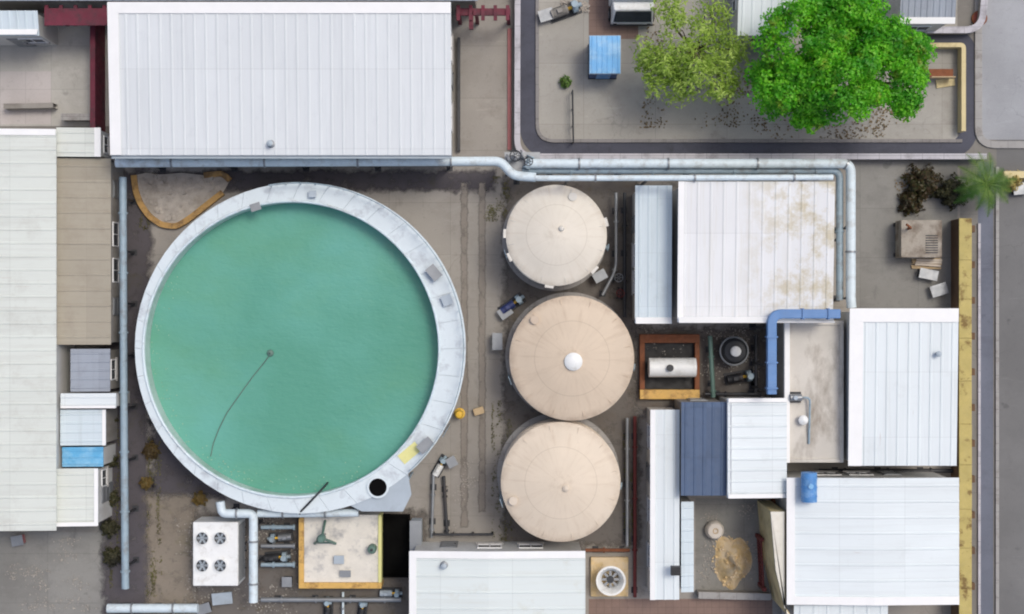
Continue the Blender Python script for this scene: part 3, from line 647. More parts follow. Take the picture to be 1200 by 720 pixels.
# floating hose + float
hp = [P(317,415,zw), P(309,426,zw), P(296,442,zw), P(280,464,zw), P(266,484,zw), P(256,504,zw), P(250,520,zw), P(247,535,zw)]
cv = []
for i in range(len(hp)-1):
    for k in range(4): cv.append(hp[i].lerp(hp[i+1], k/4))
cv.append(hp[-1]); cv = [Vector((p.x, p.y, zw+.012)) for p in cv]
tag(MB().tube(cv, .035, 8).build('floating_hose', m_green), 'thin dark hose curving across the green water from the float', 'hose')
a = P(317,414,zw); r = thing('float', 'small dark round float near the middle of the green water', 'float', (a.x,a.y,zw))
MB().lathe([(.05,zw-.02),(.16,zw+.0),(.2,zw+.06),(.16,zw+.13),(.05,zw+.16),(0,zw+.16)], a.x, a.y, 18).build('buoy_body', m_green, r); MB().cyl(a.x,a.y,zw+.16,zw+.28,.035,8).build('eye', m_dsteel, r)
tag(MB().tube(fillet([P(384,566,zw+.05), P(376,575,zt+.16), P(360,592,zt+.12), P(352,600,zt+.06), (P(350,606,1.5)), P(349,612,.12)], .4), .06, 8).build('hose', m_dsteel), 'dark hose draped over the bottom rim of the round tank', 'hose')

# ---------------------------------------------------------------- three covered tanks
def storage_tank(px, py, rp, h, mat, label, hatch, seed):
    c = P(px,py,h); r_ = L(rp,h); rnd = random.Random(seed)
    t = thing('storage_tank', label, 'tank', (c.x,c.y,0), 'covered round tanks in a row')
    MB().lathe([(r_+.25,0),(r_+.25,.18),(r_-.03,.18)],c.x,c.y,72,False).build('plinth', m_kerb, t)
    mb = MB(); mb.lathe([(r_-.06,.182),(r_-.06,h-.08)],c.x,c.y,72); mb.build('shell', mat, t)
    mb = MB()
    for z in np.linspace(.9, h-.9, 4): mb.torus((c.x,c.y,z), r_-.05, .04, 72, 6)
    mb.build('hoop', mat, t)
    rise = .75
    rf = MB().lathe([(r_-.1,h-.078),(r_,h-.075),(r_+.01,h),(r_-.03,h+.035),(r_*.92,h+.07),(r_*.66,h+rise*.5),(r_*.33,h+rise*.8),(.15,h+rise*.93),(0,h+rise*.94)],c.x,c.y,96).build('roof', M_lid('lid_'+str(seed), {1:C(218,211,198),2:C(206,189,168),3:C(217,203,184)}[seed], {1:C(196,184,166),2:C(176,154,132),3:C(190,170,148)}[seed], r_), t)
    mb = MB()
    for k in range(12):
        a = 2*PI*k/12 + .2; q = []
        for f in (.96,.8,.6,.4,.12):
            zz = h + (rise*.93*(1-f) if f < .9 else .06) + .02
            q.append((c.x+r_*f*math.cos(a), c.y+r_*f*math.sin(a), zz))
        mb.tube(q, .022, 5)
    mb.build('seam', mat, rf)
    hx, hy, hr, hm, hh = hatch
    a = P(hx,hy,h+rise)
    MB().lathe([(hr,h+rise*.72),(hr,h+rise*.9+hh),(hr*.8,h+rise*.95+hh*1.25),(hr*.35,h+rise+hh*1.4),(0,h+rise+hh*1.45)],a.x,a.y,32).build('hatch', hm, rf)
    # rail stubs and nozzle
    mb = MB(); aa = math.radians(seed*67 % 360)
    a2 = (c.x+(r_-.5)*math.cos(aa), c.y+(r_-.5)*math.sin(aa)); mb.lathe([(.2,h+.05),(.2,h+.3),(.24,h+.3),(.24,h+.36),(0,h+.37)],a2[0],a2[1],18); mb.build('vent', mat, rf)
    mb = MB(); la = math.radians(200); ca, sa = math.cos(la), math.sin(la); q = r_+.2
    for s in (-.22,.22): mb.tube([(c.x+q*ca-sa*s,c.y+q*sa+ca*s,.02),(c.x+q*ca-sa*s,c.y+q*sa+ca*s,h+.05)], .025, 6)
    for k in range(int(h/.3)): mb.tube([(c.x+q*ca+sa*.22,c.y+q*sa-ca*.22,.3+k*.3),(c.x+q*ca-sa*.22,c.y+q*sa+ca*.22,.3+k*.3)], .015, 6)
    mb.build('ladder', m_pipe_g, t)
    mb = MB(); na = math.radians(-10); ca, sa = math.cos(na), math.sin(na); mb.tube([(c.x+(r_-.2)*ca,c.y+(r_-.2)*sa,.6),(c.x+(r_+.35)*ca,c.y+(r_+.35)*sa,.6)],.13,14); mb.tube([(c.x+(r_+.3)*ca,c.y+(r_+.3)*sa,.6),(c.x+(r_+.38)*ca,c.y+(r_+.38)*sa,.6)],.22,16); mb.build('nozzle', m_pipe_g, t)
    return t, c, r_
t1,c1,r1 = storage_tank(652,276,59,3.7,m_t1,'smallest covered tank, cream white with bolted rim brackets, nearest the warehouse pipes',(658,268,.16,m_t1,.05),1)
for k in (15,178,205,262,318):
    a = math.radians(k); x, y = c1.x+(r1+.02)*math.cos(a), c1.y+(r1+.02)*math.sin(a); MB().cbox((x,y,3.55),(.28,.5,.3),a).build('rim_bracket', m_t1, t1, .02)
storage_tank(670,420,73,3.7,m_t2,'middle covered tank, darkest beige, with a bright white domed hatch',(672,424,.5,m_white,.12),2)
storage_tank(657,565,70,3.7,m_t3,'lowest covered tank, pale beige with a faint hub, above the bottom white building',(663,573,.2,m_t3,.04),3)

# ---------------------------------------------------------------- pipes
def pipe(name, label, pts, r, mat, sup=3.5, flange=4.0, rad=.6, supm=None, group=None, skip=0, zb=0.0):
    w = [P(*p) for p in pts]; path = fillet(w, rad, 7); t = thing(name, label, 'pipe', (w[0].x,w[0].y,zb), group)
    MB().tube(path, r, 18).build('pipe_body', mat, t)
    d = 0; ns = sup*.4; nf = flange*.6
    for a, b in zip(path, path[1:]):
        l = (b-a).length; u = (b-a).normalized()
        if l < 1e-5: continue
        while ns < d + l:
            p = a + u*(ns-d); ns += sup
            if p.z > r + zb + .05 and abs(u.z) < .3:
                mb = MB(); mb.box(p.x-.06,p.y-.06,zb,p.x+.06,p.y+.06,p.z-r-.05); mb.box(p.x-.18,p.y-.18,zb,p.x+.18,p.y+.18,zb+.03); mb.cbox((p.x,p.y,p.z-r-.02),(.16,r*1.7,.06),math.atan2(u.y,u.x)); mb.build('support', supm or m_dsteel, t)
        while nf < d + l:
            p = a + u*(nf-d); nf += flange
            MB().tube([p-u*.05, p+u*.05], r+.06, 20).build('flange', m_steel if mat is m_pipe_w else mat, t)
        d += l
    return t
pipe('pale_pipe','pale pipe running below the warehouse eave from the left corner to the valve cluster',[(136,191,3.6),(588,189,3.6),(600,206,3.6),(628,208,3.6)],.26,m_pipe_w,4.2,5.2,.5)
pipe('white_pipe','white pipe along the boundary wall that turns down past the stained plant building',[(616,192,3.3),(997,192,3.3),(997,350,3.3),(998,361,3.3)],.27,m_pipe_w,4.0,5.0,.5)
pipe('grey_pipe','grey blue pipe lying between the two white pipes above the plant building',[(612,200,2.9),(984,200,2.9),(984,352,2.9)],.2,m_pipe_g,4.0,4.6,.5)
pipe('white_pipe','slim white pipe just above the roof of the stained plant building',[(628,209,5.6),(700,209,5.6),(976,208,5.6)],.16,m_pipe_w,4.4,5.4,.5)
pipe('grey_pipe','long grey blue pipe running down the left yard beside the dark strip',[(144,208,2.2),(145,450,2.2),(147,690,2.2)],.21,m_pipe_g,3.0,3.4,.5)
pipe('white_pipe','short white pipe along the bottom edge at the foot of the left yard pipe',[(126,713,.6),(232,713,.6)],.26,m_pipe_w,2.0,2.4)
pipe('white_pipe','pale upright pipe from the tank bottom rim past the white fan unit',[(258,588,2.6),(260,602,2.6),(297,602,2.6),(297,706,2.6)],.25,m_pipe_w,2.2,2.4,.3)
pipe('white_pipe','pale pipe joining the fan unit pipe along the bottom rim of the tank',[(302,602,2.4),(352,602,2.4),(420,601,2.4)],.22,m_pipe_w,2.2,2.4,.3)
# blue duct: square-section, on the flat roof edge
mb = MB(); zd = 5.75
dt = thing('blue_duct', 'steel blue duct bent round the top corner of the dirty flat roof', 'duct', P(905,460))
def duct_part(pts, w, h, z): return wall_path([P(p[0],p[1],z) for p in pts], w, z-h/2, z+h/2, .6)
duct_part([(984,368),(904,368),(904,462)], .5, .45, zd).build('duct_body', m_pipe_b, dt, .04)
for q in ((970,368,0),(940,368,0),(904,395,1),(904,425,1),(904,455,1)):
    p = P(q[0],q[1],zd); s = (.08,.6) if q[2] == 0 else (.6,.08); MB().box(p.x-s[0]/2,p.y-s[1]/2,zd-.3,p.x+s[0]/2,p.y+s[1]/2,zd+.3).build('duct_flange', m_pipe_b, dt)
for q in ((904,385),(904,430),(904,460)):
    p = P(q[0],q[1],zd); mb = MB(); mb.box(p.x-.06,p.y-.06,0,p.x+.06,p.y+.06,zd-.25); mb.box(p.x-.2,p.y-.2,0,p.x+.2,p.y+.2,.03); mb.build('duct_post', m_dsteel, dt)
p = P(960,368,zd); MB().box(p.x-.06,p.y-.06,0,p.x+.06,p.y+.06,zd-.25).build('duct_post', m_dsteel, dt)

# valves
def valve(px, py, z0, label, body, wheel, rot=0, s=1.0, group='valves on the yard pipework'):
    a = P(px,py,z0); t = thing('gate_valve', label, 'valve', (a.x,a.y,z0), group); c, sn = math.cos(rot), math.sin(rot)
    MB().tube([(a.x-.45*s*c,a.y-.45*s*sn,z0+.3*s),(a.x+.45*s*c,a.y+.45*s*sn,z0+.3*s)],.17*s,14).build('body', body, t)
    for k in (-1,1): MB().tube([(a.x+k*.38*s*c,a.y+k*.38*s*sn,z0+.3*s),(a.x+k*.46*s*c,a.y+k*.46*s*sn,z0+.3*s)],.29*s,18).build('flange', body, t)
    MB().lathe([(.2*s,z0+.3*s),(.16*s,z0+.55*s),(.2*s,z0+.56*s),(.2*s,z0+.62*s),(.07*s,z0+.64*s),(.04*s,z0+1.0*s),(0,z0+1.0*s)],a.x,a.y,16).build('bonnet', body, t)
    mb = MB(); mb.torus((a.x,a.y,z0+.92*s),.3*s,.03*s,24,8)
    for k in range(3): an = k*PI/3; mb.tube([(a.x-.3*s*math.cos(an),a.y-.3*s*math.sin(an),z0+.92*s),(a.x+.3*s*math.cos(an),a.y+.3*s*math.sin(an),z0+.92*s)],.022*s,6)
    mb.build('handwheel', wheel, t)
    MB().box(a.x-.15*s,a.y-.15*s,z0-0.0,a.x+.15*s,a.y+.15*s,z0+.16*s).build('foot', m_dsteel, t)
    return t
# valve cluster platform at the warehouse corner
a = P(612,190,3.0)
pf = thing('pipe_stand', 'steel pipe stand under the valves at the warehouse corner', 'platform', (a.x,a.y,0))
mb = MB(); mb.box(a.x-1.0,a.y-.55,3.0,a.x+1.0,a.y+.55,3.06); mb.build('grating', m_steel, pf)
mb = MB()
for sx in (-.9,.9):
    for sy in (-.45,.45): mb.box(a.x+sx-.05,a.y+sy-.05,0,a.x+sx+.05,a.y+sy+.05,2.998)
mb.build('stand_post', m_dsteel, pf)
valve(604,185,3.06,'grey valve on the pipe stand at the warehouse corner, left one',m_steel,m_dsteel,.3)
valve(619,191,3.06,'grey blue valve on the pipe stand at the warehouse corner, right one',m_pipe_g,m_dsteel,1.2,.8)

def pump(px, py, rot, label, mm, s=1.0, z=0.0, group='pumps in the yard'):
    a = P(px,py,z); t = thing('pump', label, 'pump', (a.x,a.y,z), group); c, sn = math.cos(rot), math.sin(rot)
    q = lambda u, v, zz: (a.x+(u*c-v*sn)*s, a.y+(u*sn+v*c)*s, z+zz*s)
    MB().cbox(q(0,0,.06),(1.9*s,.8*s,.12*s),rot).build('base_plate', m_dsteel, t, .01)
    mb = MB(); mb.tube([q(-.85,0,.5),q(.15,0,.5)],.27*s,20)
    for k in range(10): mb.tube([q(-.72+k*.08,0,.5),q(-.70+k*.08,0,.5)],.31*s,20)
    mb.build('motor', mm, t)
    MB().cbox(q(-.35,0,.86),(.3*s,.25*s,.16*s),rot).build('terminal_box', mm, t, .01)
    mb = MB(); mb.tube([q(.15,0,.5),q(.45,0,.5)],.1*s,10); mb.build('coupling', m_yellow, t)
    mb = MB(); mb.tube([q(.42,0,.5),q(.72,0,.5)],.36*s,22); mb.tube([q(.57,0,.5),q(.57,0,1.2)],.11*s,12); mb.tube([q(.57,0,1.14),q(.57,0,1.22)],.2*s,16); mb.tube([q(.7,0,.5),q(1.0,0,.5)],.14*s,12); mb.build('volute', m_pipe_g, t)
    for u in (-.6,0,.55): MB().cbox(q(u,0,.17),(.2*s,.5*s,.12*s),rot).build('foot', m_dsteel, t)
    return t
pump(600,357,math.radians(35),'navy and white pump set between the cream and darkest beige tanks',m_navy,.85)
a = P(598,357,0); 
deck_box(592,366,.7,.55,.5,math.radians(35),'small white cabinet beside the navy pump',m_white,'control_box',.008)
deck_box(583,400,.5,.9,.9,0,'narrow dark cabinet left of the middle beige tank',m_dsteel,'control_box',.008)
deck_box(702,324,.7,.5,.8,.5,'pale cabinet at the lower right of the cream white tank',m_white,'control_box',.008)
# pipes in the dark bay between cream tank and plant building
pipe('grey_pipe','dark pipe standing nearest the pale blue wing in the shaded gap',[(732,226,.6),(732,372,.6)],.1,m_dsteel,2.5,3.2)
pipe('grey_pipe','galvanised pipe with a bend in the shaded gap beside the cream tank',[(722,226,.9),(722,316,.9),(706,346,.9)],.09,m_steel,2.5,2.8)
valve(724,326,.012,'small dark valve in the gap between cream tank and pale blue wing',m_dsteel,m_steel,.2,.8)
valve(726,344,.012,'small dark valve just below another in the gap beside the pale blue wing',m_dsteel,m_dred,1.4,.75)

# pipes right of tanks leading down + red line
pipe('red_pipe','red pipe line dropping beside the narrow white building to the pavement',[(744,488,.35),(744,700,.35)],.1,m_dred,3.0,3.0)
pipe('red_pipe','red pipe line crossing above the round white fan',[(686,645,.35),(738,645,.35)],.1,m_rust,1.5,1.8)
pipe('grey_pipe','grey pipe along the right side of the beige tanks',[(735,490,.5),(735,640,.5)],.1,m_steel,2.8,3.0)

# ---------------------------------------------------------------- white fan unit and round fan
def fan(mbx, mby, z, r, parent, ringm):
    f = MB().lathe([(r,z),(r,z+.16),(r*.9,z+.16),(r*.9,z+.002)],mbx,mby,32,True).build('fan', ringm, parent)
    MB().lathe([(r*.897,z+.002),(r*.897,z+.02),(0,z+.02)],mbx,mby,28).build('shroud', m_black, f)
    mb = MB(); mb.cyl(mbx,mby,z+.021,z+.13,r*.22,16)
    for k in range(6):
        a = k*PI/3; mb.cbox((mbx+r*.5*math.cos(a),mby+r*.5*math.sin(a),z+.085),(r*.62,r*.3,.02),a,.0)
    mb.build('blades', m_gutter, f)
    mb = MB()
    for q in (.35,.6,.85): mb.torus((mbx,mby,z+.15),r*q,.012,28,5)
    mb.box(mbx-r*.89,mby-.012,z+.139,mbx+r*.89,mby+.012,z+.16); mb.build('guard', m_steel, f)
    return f
x0,y0,x1,y1 = R(226,612,279,687,2.2)
ch = thing('fan_unit','white boxy cooling unit with four dark fans in two rows','cooling unit',((x0+x1)/2,(y0+y1)/2,0))
MB().box(x0,y0,.15,x1,y1,2.2).build('cabinet', m_white, ch, .05)
mb = MB(); [mb.box(x0+.1+i*(x1-x0-.4),y0+.1,.012,x0+.3+i*(x1-x0-.4),y1-.1,.149) for i in (0,1)]; mb.build('base_rail', m_dsteel, ch)
for xa in (x1+.002, x0-.025):
    mb = MB()
    for k in range(14): mb.box(xa,y0+.2,.4+k*.12,xa+.023,y1-.2,.45+k*.12)
    mb.build('louvre', m_steel, ch)
for fx, fy in ((237,631),(258,631),(237,663),(258,663)):
    a = P(fx,fy,2.3); fan(a.x,a.y,2.202,.38,ch,m_white)
a = P(716,681,1.4)
rf = thing('round_fan','round white fan cowl with a dark centre on a square ochre base','fan',(a.x,a.y,0))
MB().box(a.x-1.1,a.y-1.15,.012,a.x+1.1,a.y+1.15,.3).build('base', m_sand, rf, .05)
MB().lathe([(.6,.302),(.6,.9),(.82,1.25),(.86,1.4),(.74,1.4),(.62,1.2),(.5,.9),(.5,.302)],a.x,a.y,40,True).build('cowl', m_white, rf)
MB().cyl(a.x,a.y,.4,1.05,.2,18).build('hub', m_dsteel, rf)
mb = MB()
for k in range(8): an=k*PI/4; mb.cbox((a.x+.34*math.cos(an),a.y+.34*math.sin(an),.95),(.3,.14,.02),an)
mb.build('blades', m_steel, rf)

# ---------------------------------------------------------------- orange kerbed equipment slab
x0,y0,x1,y1 = R(350,604,447,690,1.2)
sk = thing('equipment_slab','white equipment slab edged with an orange yellow kerb below the round tank','platform',((x0+x1)/2,(y0+y1)/2,0))
MB().box(x0+.3,y0+.35,0,x1-.2,y1,1.1).build('slab', M('slab_paint',C(224,219,208),.7,var=.1,sc=2,dirt=C(150,150,152),dirt_at=(.5,.68),dsc=1.1,dmax=.8), sk)
mb = MB(); mb.box(x0,y0,0,x1,y0+.34,1.2); mb.box(x0,y0+.343,0,x0+.29,y1,1.2); mb.build('kerb', m_orange, sk, .02); MB().box(x1-.19,y0+.343,0,x1,y1,1.2).build('kerb', m_palyel, sk, .02)
def strut_frame(px, py, z, label):
    a = P(px,py,z); t = thing('tripod_mixer', label, 'machine', (a.x,a.y,z))
    for k,(dx,dy) in enumerate(((-.6,-.55),(.6,-.55),(0,.75))): MB().tube([(a.x+dx,a.y+dy,z),(a.x,a.y,z+1.35)],.08,8).build('leg', m_green, t)
    MB().lathe([(.14,z+1.2),(.24,z+1.3),(.24,z+1.8),(.15,z+1.92),(0,z+1.93)],a.x,a.y,18).build('motor', m_green, t)
    MB().cyl(a.x,a.y,z+.004,z+1.2,.06,10).build('shaft', m_steel, t)
    mb = MB(); mb.tube([(a.x-.52,a.y-.45,z+.3),(a.x+.52,a.y-.45,z+.3)],.05,8); mb.build('brace', m_green, t)
strut_frame(381,626,1.1,'grey green tripod machine on the white slab with orange kerb')
a = P(437,642,1.1); t = thing('dosing_pot','small green pot at the right edge of the orange kerbed slab','pot',(a.x,a.y,1.1))
MB().lathe([(.2,1.1),(.26,1.2),(.26,1.7),(.2,1.8),(0,1.82)],a.x,a.y,18).build('pot_body', m_green, t); MB().cyl(a.x,a.y,1.8,1.95,.08,10).build('cap', m_dsteel, t)
deck_box(398,655,.5,.4,.25,0,'low pale box on the lower middle of the orange kerbed slab',m_steel,'control_box',1.1)
deck_box(405,672,.55,.3,.12,0,'flat grey green plate box near the lower kerb of the equipment slab',m_pipe_g,'control_box',1.1)
# black pit with frame
x0,y0,x1,y1 = R(449,606,478,675,.5)
pit = thing('sump','black rectangular open sump beside the equipment slab','sump',((x0+x1)/2,(y0+y1)/2,0))
mb = MB(); w=.1; mb.box(x0-w,y0-w,0,x0,y1+w,.5); mb.box(x1,y0-w,0,x1+w,y1+w,.5); mb.box(x0,y0-w,0,x1,y0,.5); mb.box(x0,y1,0,x1,y1+w,.5); mb.build('sump_wall', m_pit, pit)
MB().box(x0,y0,.0,x1,y1,.25).build('sump_floor', m_pit, pit)
x0,y0,x1,y1 = R(482,604,496,646,1.6)
deck_box(489,624,.6,1.7,1.3,0,'tall narrow pale cabinet right of the black sump',m_gutter,'control_box',.008)
# piping clutter between fan unit and slab
for i,(yy,lab) in enumerate(((618,'grey cross pipe nearest the tank, left of the equipment slab'),(640,'grey cross pipe second from the tank, left of the equipment slab'),(662,'grey cross pipe third from the tank, left of the equipment slab'))):
    pipe('grey_pipe',lab,[(306,yy,.6),(346,yy,.6)],.12,m_pipe_g if i!=1 else m_steel,1.0,1.2)
pump(326,652,math.radians(5),'dark grey pump left of the orange kerbed slab',m_dsteel,.8)
pump(330,629,math.radians(185),'steel coloured pump nearest the tank, left of the equipment slab',m_steel,.75)
deck_box(338,680,.5,.5,.5,0,'small dark box at the lower left corner of the equipment slab',m_dsteel,'control_box',.008)
pipe('grey_pipe','grey pipe along the bottom edge under the equipment slab',[(306,703,.5),(470,703,.5)],.14,m_steel,2.2,2.0)
pipe('grey_pipe','thin pipe dropping from the equipment slab to the bottom edge',[(402,694,.35),(402,760,.35)],.07,m_pipe_w,1.6,1.6)
pump(385,712,math.radians(90),'dark pump at the bottom edge left of the thin pipe',m_dsteel,.7)
pump(425,714,math.radians(80),'dark pump at the bottom edge right of the thin pipe',m_dsteel,.7)
pump(458,694,math.radians(0),'pale pump below the black sump',m_gutter,.7)
deck_box(262,700,1.1,.6,.35,.1,'low pale grey box below the white fan unit',m_steel,'control_box',.008)
deck_box(240,712,.8,.5,.4,.3,'dark flat box at the bottom edge below the fan unit',m_dsteel,'control_box',.008)
for i,(px,py) in enumerate(((286,622),(287,640),(286,660))):
    valve(px,py,.01,['dark valve beside the fan unit, nearest the tank','dark valve beside the fan unit, middle of three','dark valve beside the fan unit, farthest from the tank'][i],m_dsteel,m_steel,PI/2,.55)

# yellow hydrant-like post and clutter at lower right of tank
a = P(538,486,.9); t = thing('bollard','yellow bollard standing at the right foot of the round tank','bollard',(a.x,a.y,0))
MB().lathe([(.32,0),(.32,.1),(.24,.12),(.24,.85),(.18,.98),(0,1.0)],a.x,a.y,20).build('post', m_yellow, t); MB().lathe([(.245,.5),(.25,.5),(.25,.65),(.245,.65)],a.x,a.y,20,True).build('band', m_palyel, t)
a = P(561,482,.3); tag(MB().cbox((a.x,a.y,.18),(.6,.4,.36),.3).build('timber_block', m_wood, None, .02),'small tan block on the ground right of the yellow bollard','block')
pump(516,546,math.radians(60),'cream and dark pump at the lower right of the round tank',m_white,.7)
deck_box(530,540,.5,.5,.7,.5,'small cream cabinet beside the pump at the lower right of the tank',m_t1,'control_box',.006)
pipe('grey_pipe','dark pipe running down from the tank foot to the bottom building',[(520,558,.3),(524,626,.3)],.09,m_dsteel,2,2)
pipe('grey_pipe','pale pipe running down beside the dark one near the tank foot',[(508,556,.4),(506,630,.4)],.09,m_steel,2,2)
r = thing('barrier','low dark rail on the ground above the bottom white building','rail',P(545,627))
mb = MB(); a, b = P(508,627,.8), P(577,627,.8); mb.tube([a,b],.05,8); mb.tube([(a.x,a.y,.45),(b.x,b.y,.45)],.04,8); mb.build('rail', m_dsteel, r)
for k in range(4): p = a.lerp(b,k/3); MB().box(p.x-.05,p.y-.05,0,p.x+.05,p.y+.05,.75).build('post', m_dsteel, r)

# skid bay between plant building and slate roof
x0,y0,x1,y1 = R(750,392,820,468,.5)
sd = thing('equipment_skid','rusty orange framed skid carrying a horizontal pale vessel','skid',((x0+x1)/2,(y0+y1)/2,0))
mb = MB()
for yy in (y1-.5,): mb.box(x0,yy,.014,x1,yy+.5,.5)
for xx in (x0,x1-.28): mb.box(xx,y0+.552,.014,xx+.28,y1-.502,.48)
mb.build('frame', m_rust, sd, .02); MB().box(x0,y0,.014,x1,y0+.55,.5).build('front_beam', m_orange, sd, .02)
MB().box(x0+.28,y0+.56,.014,x1-.28,y1-.51,.06).build('drip_tray', m_black, sd)
a = P(788,431,1.2); MB().tube([(a.x-1.35,a.y,1.1),(a.x-1.2,a.y,1.1),(a.x+1.2,a.y,1.1),(a.x+1.35,a.y,1.1)],.56,26).build('vessel', m_white, sd)
MB().cyl(a.x-.2,a.y,1.55,1.85,.2,18).build('manway', m_dsteel, sd)
for k in (-.8,.8): MB().box(a.x+k-.1,a.y-.35,.06,a.x+k+.1,a.y+.35,.85).build('saddle', m_dsteel, sd)
a = P(862,412,1.6); t = thing('vertical_vessel','dark vertical vessel with a bright white top cap in the shaded bay','vessel',(a.x,a.y,0))
MB().lathe([(.75,.014),(.75,1.2),(.6,1.45),(.2,1.6),(0,1.62)],a.x,a.y,32).build('vessel_body', m_dsteel, t); MB().lathe([(.3,1.5),(.3,1.75),(.2,1.83),(0,1.85)],a.x,a.y,22).build('cap', m_white, t)
mb = MB(); mb.torus((a.x,a.y,1.1),.8,.06,32,8); mb.build('hoop', m_steel, t)
a = P(876,440,0); pump(866,442,math.radians(10),'black pump in front of the dark vertical vessel',m_dsteel,.9,.012)
pipe('grey_pipe','mossy dark pipe between the rusty skid and the dark vessel',[(832,394,.8),(836,466,.8)],.13,m_green,2,2)
pipe('grey_pipe','black pipe along the right edge of the shaded bay',[(886,392,.7),(886,460,.7)],.1,m_dsteel,2,2)
pipe('grey_pipe','dark pipe under the blue duct side of the shaded bay above the slate roof',[(826,462,.7),(892,462,.7)],.1,m_dsteel,2,2)

# sandy heap, sack, red bits in the small court
def heap(name, px, py, rx, ry, h, mat, label, seed, cat):
    a = P(px,py); n = 26; v=[]; f=[]; rn = random.Random(seed); ph=[rn.uniform(0,6.28) for _ in range(6)]
    for i in range(n+1):
        for j in range(36):
            an = 2*PI*j/36; rr = i/n; k = 1+.14*math.sin(2*an+ph[0])+.1*math.sin(3*an+ph[1])+.06*math.sin(5*an+ph[2])
            z = h*(1-rr)**1.15*(1+.25*math.sin(3*an+ph[3]+4*rr)) + .06*rn.uniform(-1,1)*(1-rr)*(rr>.01)
            v.append((a.x+rx*rr*k*math.cos(an), a.y+ry*rr*k*math.sin(an), max(.016,z) if i<n else .014))
    for i in range(n):
        for j in range(36): f.append((i*36+j,(i+1)*36+j,(i+1)*36+(j+1)%36,i*36+(j+1)%36))
        mb = MB().add(v,f,True)
    for k in range(95):
        an, rr = rn.uniform(0,6.28), rn.random()**.5*1.12; q = 1+.14*math.sin(2*an+ph[0])+.1*math.sin(3*an+ph[1]); s_ = rn.uniform(.04,.11); mb.cbox((a.x+rx*rr*q*math.cos(an), a.y+ry*rr*q*math.sin(an), max(.02,h*max(0,1-rr)**1.15)+s_*.15),(s_*1.4,s_,s_*.8),rn.uniform(0,3),rn.uniform(-.6,.6))
    return tag(mb.build(name, mat), label, cat)
rsheet('small_court', 815, 584, 905, 700, m_ashy, .008)
heap('sand_heap',858,658,.95,1.7,1.3,m_sand,'ochre sand heap in the small court beside the grey porch',4,'heap')
a = P(838,622,.5); t = thing('sack','white bulk sack at the top of the sand heap','sack',(a.x,a.y,0))
mb = MB(); mb.lathe([(.5,.016),(.56,.2),(.52,.5),(.42,.66),(.2,.7),(0,.66)],a.x,a.y,20); mb.build('sack_body', M('sack_cloth',C(214,206,196),.9,var=.1,dirt=C(160,146,126)), t); MB().torus((a.x,a.y,.7),.14,.03,16,6).build('tie', m_wood, t)
a = P(913,590,.9); t = thing('drum','rust red drum against the left corner of the lower right hall','drum',(a.x,a.y,0))
MB().lathe([(.3,.012),(.3,.9),(.27,.9),(.27,.87),(0,.87)],a.x,a.y,24).build('drum_body', m_rust, t)
mb = MB(); [mb.torus((a.x,a.y,z),.3,.02,24,6) for z in (.32,.6)]; mb.build('hoop', m_rust, t)
r = thing('gate','dark red steel gate at the right side of the small court','gate',P(893,660))
mb = MB(); a, b = P(892,632,1.4), P(895,690,1.4)
for z in (.25,.8,1.4): mb.tube([(a.x,a.y,z),(b.x,b.y,z)],.05,8)
for k in range(14): p=a.lerp(b,k/13); mb.tube([(p.x,p.y,.25),(p.x,p.y,1.4)],.022,6)
mb.build('gate_leaf', m_dred, r)
for q in (a,b): MB().box(q.x-.1,q.y-.1,.0,q.x+.1,q.y+.1,1.7).build('post', m_dred, r, .01)
wall_thing('low_wall','low grey wall closing the bottom of the small court',[P(816,694),P(900,696)],.3,.9,m_wall_g,m_kerb,.1)
# cream edged lean-to along the left side of the corner hall
et = thing('lean_to','narrow cream lean-to with a slanting edge along the left side of the corner hall','building',P(912,655))
ep = [P(x,y,4.4) for x,y in ((903,600),(919.5,600),(919.5,712),(926,722),(922,722),(909,668))]
MB().prism([(p.x+.06,p.y) for p in ep][::-1],0,4.28).build('wall', m_wall_c, et)
MB().prism([(p.x,p.y) for p in ep][::-1],4.283,4.4).build('roof', M('cream_render',C(226,222,210),.8,var=.08,dirt=C(190,178,156),dirt_at=(.5,.7),dsc=.9,dmax=.5), et, .02)
# blue horizontal tank on the hall roof corner
b0 = P(948,571,5.2)
t = thing('blue_tank','bright blue cylindrical tank lying at the top left corner of the lower right hall','tank',(b0.x,b0.y,4.62))
for k in (-.5,.5): MB().box(b0.x-.3,b0.y+k-.08,4.62,b0.x+.3,b0.y+k+.08,4.86).build('cradle', m_dsteel, t)
bp_ = [(b0.x,b0.y-.85,5.2),(b0.x,b0.y-.84,5.2)]
MB().tube([(b0.x,b0.y-.8,5.22),(b0.x,b0.y+.8,5.22)],.43,26).build('tank_body', m_bluedk, t, .06)
MB().cyl(b0.x,b0.y+.1,5.62,5.74,.14,16).build('cap', m_skyblue, t)
mb = MB(); [mb.tube([(b0.x,b0.y+k-.03,5.22),(b0.x,b0.y+k+.03,5.22)],.45,26) for k in (-.5,0,.5)]; mb.build('hoop', m_bluedk, t)
# dark gap clutter
pipe('grey_pipe','dark pipe lying in the gap between the two right hand halls',[(960,552,.4),(1116,552,.4)],.12,m_dsteel,2.5,2.5)

